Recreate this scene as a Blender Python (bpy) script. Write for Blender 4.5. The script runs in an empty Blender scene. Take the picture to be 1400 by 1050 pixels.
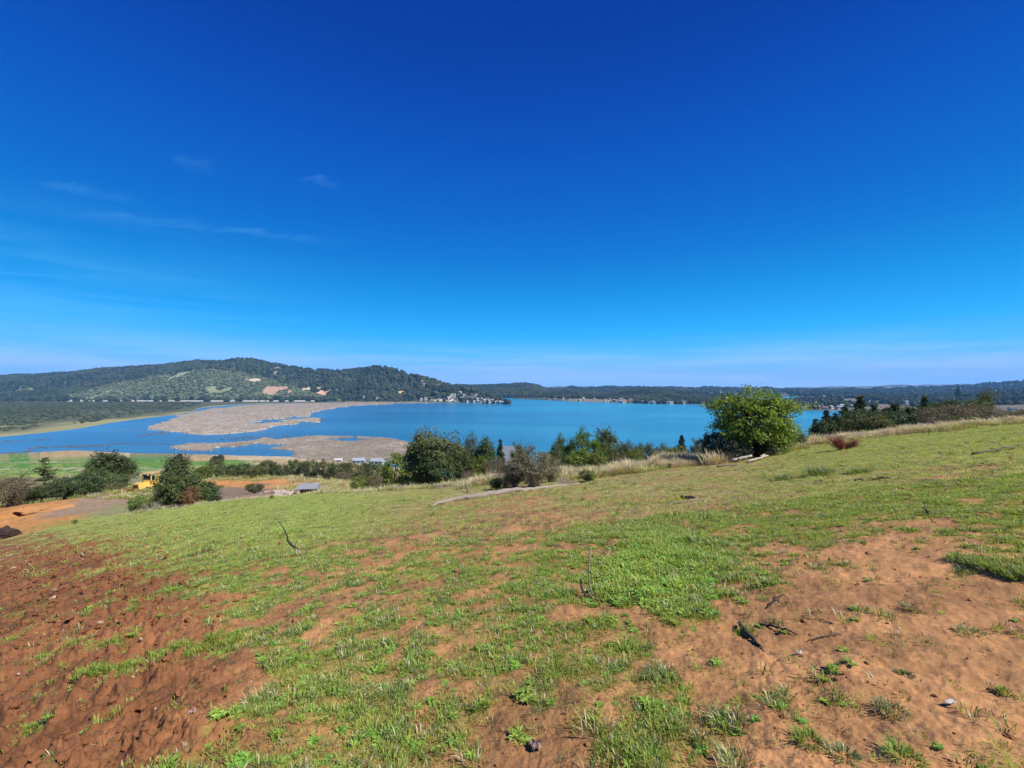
import bpy, math, random
import numpy as np
from mathutils import Vector, Matrix

sc = bpy.context.scene
COL = sc.collection
F, CX, HY = 587.4, 700.0, 529.0          # focal length in photo pixels, centre column, horizon row
WATER = -60.0                            # lake level below the eye (eye = origin)

# ------------------------------------------------------------------ camera
cam = bpy.data.objects.new("camera", bpy.data.cameras.new("camera"))
COL.objects.link(cam); sc.camera = cam
cam.location = (0, 0, 0); cam.rotation_euler = (math.radians(90), 0, 0)
cam.data.sensor_width = 36.0; cam.data.lens = F / 1400.0 * 36.0
cam.data.shift_y = 4.0 / 1400.0
cam.data.clip_start = 0.05; cam.data.clip_end = 60000

# ------------------------------------------------------------------ sky, sun, exposure
SUN = Vector((1.0, -0.50, 1.30)).normalized()
EL = math.asin(SUN.z); AZ = math.atan2(SUN.x, SUN.y)
EXPO = 0.70
sc.view_settings.view_transform = 'Standard'; sc.view_settings.look = 'None'
sc.view_settings.gamma = 1.0; sc.view_settings.use_curve_mapping = False
sc.view_settings.exposure = EXPO
sun = bpy.data.objects.new("sun", bpy.data.lights.new("sun", 'SUN'))
COL.objects.link(sun)
sun.data.energy = 4.6; sun.data.angle = math.radians(0.53); sun.data.color = (1.0, 0.96, 0.89)
sun.rotation_euler = SUN.to_track_quat('Z', 'Y').to_euler()

world = bpy.data.worlds.new("World"); sc.world = world; world.use_nodes = True

class NT:
    """tiny helper for building node trees"""
    def __init__(s, tree):
        s.t = tree; s.n = tree.nodes; s.l = tree.links
    def node(s, typ, **kw):
        nd = s.n.new(typ)
        for k, v in kw.items():
            setattr(nd, k, v)
        return nd
    def set(s, nd, key, val):
        if hasattr(val, 'default_value') or isinstance(val, bpy.types.NodeSocket):
            s.l.new(val, nd.inputs[key])
        else:
            nd.inputs[key].default_value = val
    def math(s, op, a, b=0.0, c=None, clamp=False):
        nd = s.node('ShaderNodeMath', operation=op, use_clamp=clamp)
        s.set(nd, 0, a); s.set(nd, 1, b)
        if c is not None: s.set(nd, 2, c)
        return nd.outputs[0]
    def mix(s, fac, a, b, typ='MIX'):
        nd = s.node('ShaderNodeMix', data_type='RGBA', blend_type=typ)
        s.set(nd, 0, fac); s.set(nd, 6, a); s.set(nd, 7, b)
        return nd.outputs[2]
    def smooth(s, v, lo, hi):
        nd = s.node('ShaderNodeMapRange', interpolation_type='SMOOTHSTEP')
        s.set(nd, 0, v); s.set(nd, 1, lo); s.set(nd, 2, hi)
        return nd.outputs[0]
    def noise(s, vec, scale, detail=4.0, rough=0.55, dist=0.0):
        nd = s.node('ShaderNodeTexNoise')
        if vec is not None: s.l.new(vec, nd.inputs['Vector'])
        nd.inputs['Scale'].default_value = scale; nd.inputs['Detail'].default_value = detail
        nd.inputs['Roughness'].default_value = rough; nd.inputs['Distortion'].default_value = dist
        return nd.outputs['Fac']

def C4(c): return (c[0], c[1], c[2], 1.0)

def build_world():
    w = NT(world.node_tree); w.n.clear()
    out = w.node('ShaderNodeOutputWorld'); bg = w.node('ShaderNodeBackground')
    w.l.new(bg.outputs[0], out.inputs[0]); bg.inputs[1].default_value = 0.12
    sky = w.node('ShaderNodeTexSky', sky_type='NISHITA')
    sky.sun_disc = False; sky.sun_elevation = EL; sky.sun_rotation = AZ
    sky.altitude = 0; sky.air_density = 1.0; sky.dust_density = 0.15; sky.ozone_density = 4.0
    tc = w.node('ShaderNodeTexCoord')
    sep = w.node('ShaderNodeSeparateXYZ'); w.l.new(tc.outputs['Generated'], sep.inputs[0])
    X, Y, Z = sep.outputs
    # the clear sky's own fall-off with height, read away from the sun's side, graded to the deep blue of this day
    zc = w.math('MAXIMUM', Z, 0.012)
    hv0 = w.node('ShaderNodeCombineXYZ'); w.l.new(zc, hv0.inputs[2])
    w.l.new(w.math('SQRT', w.math('SUBTRACT', 1.0, w.math('MULTIPLY', zc, zc))), hv0.inputs[1])
    w.l.new(hv0.outputs[0], sky.inputs[0])
    cr = w.node('ShaderNodeSeparateColor'); w.l.new(sky.outputs[0], cr.inputs[0])
    ramp = w.node('ShaderNodeValToRGB'); w.l.new(w.math('DIVIDE', cr.outputs[0], 8.0, clamp=True), ramp.inputs[0])
    cel = ramp.color_ramp
    lin = lambda c: [((v / 255.0 + 0.055) / 1.055) ** 2.4 if v > 10 else v / 255.0 / 12.92 for v in c]
    for k, (pos, c) in enumerate(SKY):
        e = cel.elements[k] if k < 2 else cel.elements.new(pos / 8.0)
        e.position = pos / 8.0; e.color = C4(lin(c))
    vm = w.node('ShaderNodeVectorMath', operation='SCALE'); w.l.new(ramp.outputs[0], vm.inputs[0]); vm.inputs['Scale'].default_value = 1 / 0.12 / 2 ** EXPO
    col = vm.outputs[0]
    # thin cirrus, laid out on a flat layer high above (u = x/z, v = y/z)
    zz = w.math('MAXIMUM', Z, 0.02)
    u = w.math('DIVIDE', X, zz); v = w.math('DIVIDE', Y, zz)
    # streak direction: rotate the layer coordinates
    a = math.radians(-34)
    s1 = w.math('ADD', w.math('MULTIPLY', u, math.cos(a)), w.math('MULTIPLY', v, math.sin(a)))
    s2 = w.math('ADD', w.math('MULTIPLY', u, -math.sin(a)), w.math('MULTIPLY', v, math.cos(a)))
    cv = w.node('ShaderNodeCombineXYZ')
    w.l.new(w.math('MULTIPLY', s1, 0.55), cv.inputs[0]); w.l.new(w.math('MULTIPLY', s2, 2.4), cv.inputs[1])
    fine = w.noise(cv.outputs[0], 2.6, 8.0, 0.62, 0.5)
    cv2 = w.node('ShaderNodeCombineXYZ')
    w.l.new(w.math('MULTIPLY', s1, 0.35), cv2.inputs[0]); w.l.new(w.math('MULTIPLY', s2, 1.1), cv2.inputs[1])
    cv2.inputs[2].default_value = 3.7
    coarse = w.noise(cv2.outputs[0], 1.5, 3.0, 0.5)
    wisp = w.math('MULTIPLY', w.smooth(fine, 0.50, 0.78), w.smooth(coarse, 0.50, 0.64))
    side = w.smooth(w.math('SUBTRACT', 0.1, u), 0.0, 1.6)     # the wisps are in the west of the sky
    high = w.smooth(v, 1.1, 1.9)
    wisp = w.math('MULTIPLY', wisp, w.math('MULTIPLY', side, high))
    col = w.mix(w.math('MULTIPLY', wisp, 0.02), col, C4((1.6, 4.6, 6.6)))
    # the main wisp: a long thin streak (u -2.8..-1.2, v 2.0..2.8)
    for (u0, v0, u1, v1, wd, st) in ((-2.55, 2.45, -1.15, 3.0, 0.05, 0.30), (-2.35, 2.16, -2.0, 2.3, 0.04, 0.22),
                                     (-1.02, 2.06, -0.84, 2.13, 0.03, 0.28), (-1.5, 1.9, -1.35, 1.98, 0.04, 0.16),
                                     (-4.6, 3.75, -3.95, 3.9, 0.012, 0.35)):
        L = math.hypot(u1 - u0, v1 - v0); dx, dy = (u1 - u0) / L, (v1 - v0) / L
        wob = w.math('MULTIPLY', w.math('SUBTRACT', fine, 0.5), 0.5 if wd > .02 else 0.0)
        du = w.math('SUBTRACT', u, u0); dv = w.math('SUBTRACT', v, v0)
        al = w.math('ADD', w.math('MULTIPLY', du, dx), w.math('MULTIPLY', dv, dy))
        ac = w.math('ADD', w.math('SUBTRACT', w.math('MULTIPLY', dv, dx), w.math('MULTIPLY', du, dy)), wob)
        m1 = w.math('MULTIPLY', w.smooth(al, -0.1 * L, 0.15 * L), w.math('SUBTRACT', 1.0, w.smooth(al, 0.7 * L, 1.1 * L)))
        m2 = w.math('SUBTRACT', 1.0, w.smooth(w.math('ABSOLUTE', ac), wd * 0.2, wd * 2.6))
        m = w.math('MULTIPLY', m1, m2)
        if wd > .02: m = w.math('MULTIPLY', m, w.smooth(fine, 0.30, 0.72))
        col = w.mix(w.math('MULTIPLY', m, st * 0.30), col, C4((1.6, 4.6, 6.6)))
    # faint veil low over the horizon
    az = w.math('DIVIDE', X, w.math('MAXIMUM', Y, 0.05))
    hv = w.node('ShaderNodeCombineXYZ')
    w.l.new(w.math('MULTIPLY', az, 1.3), hv.inputs[0]); w.l.new(w.math('MULTIPLY', Z, 26.0), hv.inputs[1])
    veil = w.smooth(w.noise(hv.outputs[0], 1.6, 5.0, 0.55), 0.35, 0.65)
    low = w.math('SUBTRACT', 1.0, w.smooth(Z, 0.03, 0.115))
    veil = w.math('MULTIPLY', w.math('MULTIPLY', veil, low), 0.50)
    col = w.mix(veil, col, C4((2.9, 4.0, 6.9)))
    v2 = w.math('MULTIPLY', w.smooth(w.noise(hv.outputs[0], 1.1, 6.0, 0.6), 0.36, 0.62), w.math('MULTIPLY', w.math('SUBTRACT', 1.0, w.smooth(Z, 0.10, 0.33)), w.smooth(w.math('SUBTRACT', -0.25, az), 0.0, 0.8)))
    col = w.mix(w.math('MULTIPLY', v2, 0.16), col, C4((1.5, 3.6, 5.2)))
    w.l.new(col, bg.inputs[0])

SKY = [(0.72, (0, 56, 158)), (0.78, (0, 61, 164)), (0.85, (0, 71, 178)), (0.97, (0, 86, 193)), (1.25, (0, 107, 207)), (1.52, (2, 123, 217)),
       (2.0, (10, 150, 236)), (3.0, (40, 182, 268)), (4.1, (88, 200, 280)), (5.4, (138, 210, 290)), (6.3, (158, 214, 292))]
build_world()

# ------------------------------------------------------------------ haze
def build_haze():
    x, y0, y1, z0, z1 = 9300, -1500, 9300, -64.8, 330
    V = [(-x, y0, z0), (x, y0, z0), (x, y1, z0), (-x, y1, z0), (-x, y0, z1), (x, y0, z1), (x, y1, z1), (-x, y1, z1)]
    me = bpy.data.meshes.new('haze'); me.from_pydata(V, [], [(0, 3, 2, 1), (4, 5, 6, 7), (0, 1, 5, 4), (1, 2, 6, 5), (2, 3, 7, 6), (3, 0, 4, 7)])
    m = bpy.data.materials.new('haze_air'); m.use_nodes = True; nt = m.node_tree; nt.nodes.clear()
    o = nt.nodes.new('ShaderNodeOutputMaterial'); v = nt.nodes.new('ShaderNodeVolumePrincipled'); nt.links.new(v.outputs[0], o.inputs['Volume'])
    v.inputs['Color'].default_value = (0.20, 0.53, 1.0, 1); v.inputs['Density'].default_value = HAZE; v.inputs['Anisotropy'].default_value = 0.0
    me.materials.append(m); ob = bpy.data.objects.new('haze', me); COL.objects.link(ob); ob['kind'] = 'stuff'
HAZE = 6.8e-5
build_haze()
sc.cycles.volume_bounces = 0

# ------------------------------------------------------------------ numeric helpers
def sstep(x, a, b):
    t = np.clip((np.asarray(x, float) - a) / (b - a), 0, 1); return t * t * (3 - 2 * t)

def _hash(ix, iy, seed):
    h = (ix.astype(np.int64) * 374761393 + iy.astype(np.int64) * 668265263 + seed * 974634777) & 0xffffffff
    h = ((h ^ (h >> 13)) * 1274126177) & 0xffffffff
    h = ((h ^ (h >> 16)) * 2246822519) & 0xffffffff
    return ((h ^ (h >> 15)) & 0xffffff) / float(0xffffff)

def vn(x, y, seed=0):
    x = np.asarray(x, float); y = np.asarray(y, float)
    ix = np.floor(x); iy = np.floor(y); fx = x - ix; fy = y - iy
    fx = fx * fx * fx * (fx * (fx * 6 - 15) + 10); fy = fy * fy * fy * (fy * (fy * 6 - 15) + 10)
    a = _hash(ix, iy, seed); b = _hash(ix + 1, iy, seed); c = _hash(ix, iy + 1, seed); d = _hash(ix + 1, iy + 1, seed)
    return (a + (b - a) * fx) * (1 - fy) + (c + (d - c) * fx) * fy      # 0..1

def fbm(x, y, oct=4, seed=0, gain=0.5):
    s = 0.0; a = 1.0; t = 0.0; x = np.asarray(x, float); y = np.asarray(y, float)
    ca, sa = math.cos(0.6), math.sin(0.6)
    for o in range(oct):
        s = s + a * vn(x, y, seed + o * 17); t += a; a *= gain
        x, y = (x * ca - y * sa) * 2.03 + 11.3, (x * sa + y * ca) * 2.03 - 7.1
    return s / t

def mesh_np(name, V, polys, mats, midx=None, attrs=None, smooth=True):
    """V (n,3); polys: list of (m,k) int arrays; midx: list of int or arrays; attrs: {name:(domain,type,data)}"""
    me = bpy.data.meshes.new(name)
    V = np.asarray(V, np.float32)
    me.vertices.add(len(V)); me.vertices.foreach_set('co', V.ravel())
    polys = [np.asarray(p, np.int32) for p in polys if len(p)]
    nl = sum(p.size for p in polys); npoly = sum(len(p) for p in polys)
    if npoly:
        me.loops.add(nl); me.polygons.add(npoly)
        me.loops.foreach_set('vertex_index', np.concatenate([p.ravel() for p in polys]))
        tot = np.concatenate([np.full(len(p), p.shape[1], np.int32) for p in polys])
        st = np.concatenate([[0], np.cumsum(tot)[:-1]]).astype(np.int32)
        me.polygons.foreach_set('loop_start', st)
        me.polygons.foreach_set('loop_total', tot)
        if midx is not None:
            mi = np.concatenate([np.broadcast_to(np.asarray(m, np.int32), (len(p),)) for m, p in zip(midx, polys)])
            me.polygons.foreach_set('material_index', mi.astype(np.int32))
        me.polygons.foreach_set('use_smooth', np.full(npoly, bool(smooth)))
    for m in (mats if isinstance(mats, (list, tuple)) else [mats]): me.materials.append(m)
    for k, (dom, typ, data) in (attrs or {}).items():
        at = me.attributes.new(k, typ, dom); data = np.asarray(data)
        if typ == 'FLOAT_COLOR': at.data.foreach_set('color', data.astype(np.float32).ravel())
        elif typ == 'FLOAT_VECTOR': at.data.foreach_set('vector', data.astype(np.float32).ravel())
        elif typ == 'INT': at.data.foreach_set('value', data.astype(np.int32).ravel())
        else: at.data.foreach_set('value', data.astype(np.float32).ravel())
    me.update(calc_edges=True)
    if not smooth: pass
    return me

def link(name, me, parent=None, label=None, cat=None, group=None, kind=None, loc=None, rz=None, scale=None):
    o = bpy.data.objects.new(name, me); COL.objects.link(o)
    if parent is not None: o.parent = parent
    if label: o['label'] = label
    if cat: o['category'] = cat
    if group: o['group'] = group
    if kind: o['kind'] = kind
    if loc is not None: o.location = loc
    if rz is not None: o.rotation_euler = (0, 0, rz)
    if scale is not None: o.scale = scale
    return o

class MB:
    """collects verts / faces of one mesh"""
    def __init__(s): s.V = []; s.Q = []; s.T = []; s.n = 0; s.qm = []; s.tm = []; s.qt = []; s.tt = []
    def add(s, V, Q=None, T=None, m=0, tint=0.5):
        V = np.asarray(V, float).reshape(-1, 3); s.V.append(V)
        if Q is not None and len(Q):
            Q = np.asarray(Q, int); s.Q.append(Q + s.n); s.qm.append(np.full(len(Q), m)); s.qt.append(np.broadcast_to(np.asarray(tint, float), (len(Q),)).copy())
        if T is not None and len(T):
            T = np.asarray(T, int); s.T.append(T + s.n); s.tm.append(np.full(len(T), m)); s.tt.append(np.broadcast_to(np.asarray(tint, float), (len(T),)).copy())
        s.n += len(V); return s
    def mesh(s, name, mats, smooth=True):
        P = []; M = []; TI = []
        if s.Q: P.append(np.concatenate(s.Q)); M.append(np.concatenate(s.qm)); TI.append(np.concatenate(s.qt))
        if s.T: P.append(np.concatenate(s.T)); M.append(np.concatenate(s.tm)); TI.append(np.concatenate(s.tt))
        return mesh_np(name, np.concatenate(s.V), P, mats, M, {'tint': ('FACE', 'FLOAT', np.concatenate(TI))}, smooth)
    def box(s, c, d, rz=0, m=0, taper=(1, 1), tint=.5, rx=0, ry=0):
        x, y, z = d[0] / 2, d[1] / 2, d[2] / 2; tx, ty = taper
        V = np.array([(-x, -y, -z), (x, -y, -z), (x, y, -z), (-x, y, -z), (-x * tx, -y * ty, z), (x * tx, -y * ty, z), (x * tx, y * ty, z), (-x * tx, y * ty, z)])
        R = np.array(Matrix.Rotation(rz, 3, 'Z') @ Matrix.Rotation(ry, 3, 'Y') @ Matrix.Rotation(rx, 3, 'X'))
        V = V @ R.T + np.array(c)
        return s.add(V, [(0, 3, 2, 1), (4, 5, 6, 7), (0, 1, 5, 4), (1, 2, 6, 5), (2, 3, 7, 6), (3, 0, 4, 7)], None, m, tint)
    def tube(s, P, R, k=6, m=0, tint=.5, cap=True):
        P = np.asarray(P, float); R = np.broadcast_to(np.asarray(R, float), (len(P),))
        T = np.gradient(P, axis=0); T /= np.linalg.norm(T, axis=1, keepdims=True) + 1e-9
        ref = np.array([0.31, 0.17, 0.93]) if abs(T[0][2]) < 0.9 else np.array([1.0, 0.1, 0])
        A = np.cross(T, ref); A /= np.linalg.norm(A, axis=1, keepdims=True) + 1e-9
        B = np.cross(T, A)
        th = np.arange(k) / k * 2 * math.pi
        V = P[:, None, :] + R[:, None, None] * (np.cos(th)[None, :, None] * A[:, None, :] + np.sin(th)[None, :, None] * B[:, None, :])
        V = V.reshape(-1, 3); n = len(P)
        i = np.arange(n - 1)[:, None] * k; j = np.arange(k)[None, :]; j2 = (j + 1) % k
        Q = np.stack([i + j, i + j2, i + k + j2, i + k + j], -1).reshape(-1, 4)
        Tt = None
        if cap:
            V = np.vstack([V, P[0], P[-1]]); c0, c1 = n * k, n * k + 1
            Tt = [(c0, (q + 1) % k, q) for q in range(k)] + [(c1, (n - 1) * k + q, (n - 1) * k + (q + 1) % k) for q in range(k)]
        return s.add(V, Q, Tt, m, tint)

# ------------------------------------------------------------------ materials
def mat_new(name):
    m = bpy.data.materials.new(name); m.use_nodes = True
    nt = NT(m.node_tree); nt.n.clear()
    out = nt.node('ShaderNodeOutputMaterial'); b = nt.node('ShaderNodeBsdfPrincipled')
    nt.l.new(b.outputs[0], out.inputs[0])
    return m, nt, b, out

def simple(name, col, rough=0.8, metal=0.0, var=0.25, scale=3.0, bump=0.0, spec=0.3, use_tint=False):
    m, nt, b, out = mat_new(name)
    tc = nt.node('ShaderNodeTexCoord').outputs['Object']
    n = nt.noise(tc, scale, 5.0, 0.6)
    c = nt.mix(n, C4([x * (1 - var) for x in col]), C4([min(1, x * (1 + var)) for x in col]))
    if use_tint:
        at = nt.node('ShaderNodeAttribute', attribute_name='tint').outputs['Fac']
        hs = nt.node('ShaderNodeHueSaturation'); nt.l.new(c, hs.inputs['Color'])
        nt.l.new(nt.math('ADD', nt.math('MULTIPLY', at, 0.9), 0.55), hs.inputs['Value']); c = hs.outputs[0]
    nt.l.new(c, b.inputs['Base Color']); b.inputs['Roughness'].default_value = rough
    b.inputs['Metallic'].default_value = metal; b.inputs['Specular IOR Level'].default_value = spec
    if bump:
        bp = nt.node('ShaderNodeBump'); bp.inputs['Strength'].default_value = bump; bp.inputs['Distance'].default_value = 0.05
        nt.l.new(nt.noise(tc, scale * 4, 6.0, 0.65), bp.inputs['Height']); nt.l.new(bp.outputs[0], b.inputs['Normal'])
    return m

def leafy(name, lo, hi, trans=0.3, rough=0.55, spec=0.35, rnd=0.35):
    """leaf / blade material: colour runs lo..hi with the face's own tint, plus a per-plant shift"""
    m, nt, b, out = mat_new(name)
    at = nt.node('ShaderNodeAttribute', attribute_name='tint').outputs['Fac']
    c = nt.mix(at, C4(lo), C4(hi))
    oi = nt.node('ShaderNodeObjectInfo').outputs['Random']
    hs = nt.node('ShaderNodeHueSaturation'); nt.l.new(c, hs.inputs['Color'])
    nt.l.new(nt.math('ADD', nt.math('MULTIPLY', oi, rnd), 1 - rnd / 2), hs.inputs['Value'])
    h2 = nt.math('FRACT', nt.math('MULTIPLY', oi, 7.31))
    nt.l.new(nt.math('ADD', nt.math('MULTIPLY', h2, 0.05), 0.475), hs.inputs['Hue'])
    c = hs.outputs[0]
    nt.l.new(c, b.inputs['Base Color']); b.inputs['Roughness'].default_value = rough
    b.inputs['Specular IOR Level'].default_value = spec
    if trans:
        tr = nt.node('ShaderNodeBsdfTranslucent'); mx = nt.node('ShaderNodeMixShader')
        c2 = nt.mix(1.0, c, C4((1.25, 1.15, 0.5)), 'MULTIPLY')
        nt.l.new(c2, tr.inputs[0]); mx.inputs[0].default_value = trans
        nt.l.new(b.outputs[0], mx.inputs[1]); nt.l.new(tr.outputs[0], mx.inputs[2]); nt.l.new(mx.outputs[0], out.inputs[0])
    return m

def ground_mat(name, fine=1.0, far=False):
    """earth: the albedo attribute says what lies where (soil, turf, sand ...); noise breaks it up"""
    m, nt, b, out = mat_new(name)
    at = nt.node('ShaderNodeAttribute', attribute_name='albedo').outputs['Color']
    pos = nt.node('ShaderNodeNewGeometry').outputs['Position']
    if not far:
        n1 = nt.noise(pos, 1.1, 6.0, 0.6); n2 = nt.noise(pos, 17.0, 6.0, 0.7); n3 = nt.noise(pos, 90.0, 3.0, 0.6)
        v = nt.math('ADD', nt.math('ADD', nt.math('MULTIPLY', n1, 0.55), nt.math('MULTIPLY', n2, 0.75)), nt.math('MULTIPLY', n3, 0.5))
        v = nt.math('ADD', nt.math('MULTIPLY', nt.math('SUBTRACT', v, 0.9), 1.7), 1.0)
    else:
        n1 = nt.noise(pos, 0.012, 6.0, 0.6); n2 = nt.noise(pos, 0.15, 6.0, 0.7)
        v = nt.math('ADD', nt.math('ADD', nt.math('MULTIPLY', n1, 0.7), nt.math('MULTIPLY', n2, 0.9)), 0.2)
    hs = nt.node('ShaderNodeHueSaturation'); nt.l.new(at, hs.inputs['Color']); nt.l.new(v, hs.inputs['Value'])
    nt.l.new(hs.outputs[0], b.inputs['Base Color'])
    b.inputs['Roughness'].default_value = 0.95; b.inputs['Specular IOR Level'].default_value = 0.15
    bp = nt.node('ShaderNodeBump'); bp.inputs['Strength'].default_value = 0.55
    bp.inputs['Distance'].default_value = 0.012 if not far else 2.5
    if not far: nt.l.new(nt.math('ADD', n2, nt.math('MULTIPLY', n3, 0.35)), bp.inputs['Height'])
    else: nt.l.new(n2, bp.inputs['Height'])
    nt.l.new(bp.outputs[0], b.inputs['Normal'])
    return m

def crown_mat(name, lo, hi, rough=0.9, rnd=0.6):
    m, nt, b, out = mat_new(name)
    pos = nt.node('ShaderNodeNewGeometry').outputs['Position']
    oi = nt.node('ShaderNodeObjectInfo').outputs['Random']
    c = nt.mix(oi, C4(lo), C4(hi))
    n = nt.noise(pos, 0.5, 4.0, 0.7)
    hs = nt.node('ShaderNodeHueSaturation'); nt.l.new(c, hs.inputs['Color'])
    nt.l.new(nt.math('ADD', nt.math('MULTIPLY', n, 1.4), 0.3), hs.inputs['Value'])
    nt.l.new(hs.outputs[0], b.inputs['Base Color']); b.inputs['Roughness'].default_value = rough
    b.inputs['Specular IOR Level'].default_value = 0.1
    return m

# ------------------------------------------------------------------ terrain heights
BROW = {-500: 800, 0: 715, 100: 690, 200: 674, 300: 660, 400: 652, 500: 647, 600: 640, 700: 628, 800: 620, 900: 608,
        1000: 598, 1100: 583, 1200: 569, 1300: 559, 1400: 551, 1900: 500}
BEYOND = {
    -500: [(45, 800), (60, 770), (110, 710), (250, 655), (345, 632), (372, 624)],
    0: [(40, 739), (50, 712), (60, 697), (75, 684), (110, 668), (180, 655), (240, 643), (345, 628.5), (371, 623.5)],
    100: [(40, 717), (52, 700), (62, 688), (75, 680), (110, 667), (180, 652), (240, 641), (345, 627), (404, 616)],
    200: [(45, 701), (60, 688), (75, 674), (90, 668), (120, 661), (200, 648), (280, 638), (345, 629.5), (378, 622)],
    300: [(45, 688), (60, 682), (80, 670), (105, 656), (120, 652), (140, 653), (200, 647), (280, 637), (345, 629), (374, 623)],
    400: [(45, 680), (60, 679), (80, 668), (105, 656), (120, 653), (140, 654), (200, 650), (280, 640), (345, 630), (366, 625)],
    500: [(45, 675), (60, 677), (80, 670), (105, 661), (140, 658), (200, 655), (280, 645), (330, 635.5), (352, 629)],
    600: [(45, 669), (60, 671), (80, 668), (140, 664), (200, 660), (270, 655), (292, 650)],
    700: [(45, 658), (80, 666), (140, 670), (200, 670), (252, 668)],
    800: [(45, 651), (80, 662), (140, 668), (200, 672), (245, 672)],
    900: [(50, 641), (80, 653), (140, 664), (200, 670), (250, 669)],
    1000: [(50, 632), (80, 646), (140, 660), (200, 667), (255, 666)],
    1100: [(50, 611), (80, 625), (140, 645), (200, 655), (275, 656)],
    1200: [(50, 596), (70, 602), (110, 618), (200, 640), (325, 637)],
    1300: [(50, 584), (70, 587), (110, 600), (200, 625), (340, 632)],
    1400: [(50, 575), (70, 577), (110, 588), (200, 612), (350, 629)],
    1900: [(50, 522), (110, 532), (200, 565), (400, 617)],
}
_cols = sorted(BROW); YB = 35.0
_ly = np.linspace(math.log(0.25), math.log(700), 700)
_tab = []
for c in _cols:
    pts = [(Y, BROW[c] + 1.6 * F / Y) for Y in np.geomspace(0.2, YB, 120)] + BEYOND[c]
    last = pts[-1][0]
    pts += [(last * 1.25, HY + 63.5 * F / (last * 1.25))]
    z = [-(p - HY) / F * Y for Y, p in pts]
    pts2 = [(Y, zz) for (Y, _), zz in zip(pts, z)] + [(9999, -63.5)]
    _tab.append(np.interp(np.exp(_ly), [p[0] for p in pts2], [p[1] for p in pts2]))
_tab = np.array(_tab)
_pxg = np.arange(-500, 1901, 10.0)
TAB = np.array([np.interp(_pxg, _cols, _tab[:, j]) for j in range(len(_ly))]).T     # [px, ly]
_k = np.hanning(9); _k /= _k.sum()
TAB = np.apply_along_axis(lambda v: np.convolve(np.pad(v, 4, 'edge'), _k, 'valid'), 0, TAB)
_k = np.hanning(15); _k /= _k.sum()
_far = np.apply_along_axis(lambda v: np.convolve(np.pad(v, 7, 'edge'), _k, 'valid'), 1, TAB)
_wf = sstep(np.exp(_ly), 20, 34)[None, :]
TAB = TAB * (1 - _wf) + _far * _wf

def base_h(X, Y):
    X = np.asarray(X, float); Y = np.asarray(Y, float)
    th = np.arctan2(X, Y); r = np.hypot(X, Y)
    tc = np.clip(th, -math.radians(62), math.radians(62))
    px = CX + F * np.tan(tc); D = np.maximum(r * np.cos(tc), 0.26)
    fi = np.clip((px + 500) / 10.0, 0, len(_pxg) - 1.001); fj = np.clip((np.log(D) - _ly[0]) / (_ly[1] - _ly[0]), 0, len(_ly) - 1.001)
    i = fi.astype(int); j = fj.astype(int); a = fi - i; b = fj - j
    h = (TAB[i, j] * (1 - a) + TAB[i + 1, j] * a) * (1 - b) + (TAB[i, j + 1] * (1 - a) + TAB[i + 1, j + 1] * a) * b
    back = -1.6 + 0.2 * X - 0.16 * Y
    back = np.where(back > 0, 60 * np.tanh(back / 60), np.maximum(back, -63.5))
    w = sstep(np.abs(th), math.radians(58), math.radians(95))
    near = sstep(r, 0.3, 1.2)
    return h * (1 - w * near) + back * w * near

# how much turf covers the earth, over the near slope (rows: apparent row of the photo, columns every 100)
_gr = [580, 600, 620, 640, 660, 680, 700, 720, 740, 760, 780, 800, 830, 860, 900, 940, 980, 1050]
_G = np.array([
    [.5, .5, .5, .5, .5, .5, .5, .5, .5, .5, .4, .4, .3, .6, .9],
    [.5, .5, .5, .5, .5, .5, .5, .5, .5, .5, .4, .5, .8, .95, .95],
    [.5, .5, .5, .5, .5, .5, .5, .5, .5, .4, .4, .9, .95, .95, .9],
    [.5, .5, .5, .6, .6, .6, .6, .6, .6, .6, .6, .85, .85, .5, .8],
    [.5, .5, .7, .8, .8, .7, .7, .6, .7, .75, .7, .8, .7, .55, .7],
    [.1, .5, .95, .95, .98, .95, .7, .5, .65, .75, .75, .75, .6, .5, .6],
    [.1, .8, .98, .98, .98, .92, .7, .5, .55, .65, .65, .7, .85, .5, .5],
    [.15, .75, .95, .98, .95, .8, .55, .4, .55, .7, .6, .6, .5, .3, .75],
    [.2, .4, .9, .95, .9, .55, .45, .4, .5, .75, .55, .15, .1, .1, .45],
    [.1, .12, .7, .8, .7, .45, .4, .5, .5, .9, .55, .05, .02, .05, .3],
    [.0, .05, .3, .7, .4, .4, .5, .6, .6, .95, .5, 0, 0, .12, .45],
    [.0, .0, .12, .6, .5, .4, .5, .6, .7, .95, .4, 0, 0, .02, .1],
    [.0, .0, .1, .5, .6, .5, .6, .6, .8, .9, .25, .12, .06, .1, .06],
    [.0, .0, .12, .4, .5, .6, .6, .62, .6, .6, .3, .08, .0, .1, .15],
    [.02, .08, .35, .32, .7, .72, .62, .6, .5, .42, .3, .05, .08, .06, .1],
    [.0, .05, .1, .15, .5, .7, .5, .6, .5, .4, .22, .12, .12, .1, .15],
    [.0, .1, .1, .1, .4, .6, .5, .25, .5, .5, .3, .1, .12, .2, .2],
    [.0, .0, .12, .3, .25, .5, .55, .35, .6, .5, .4, .35, .35, .4, .45]])

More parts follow.
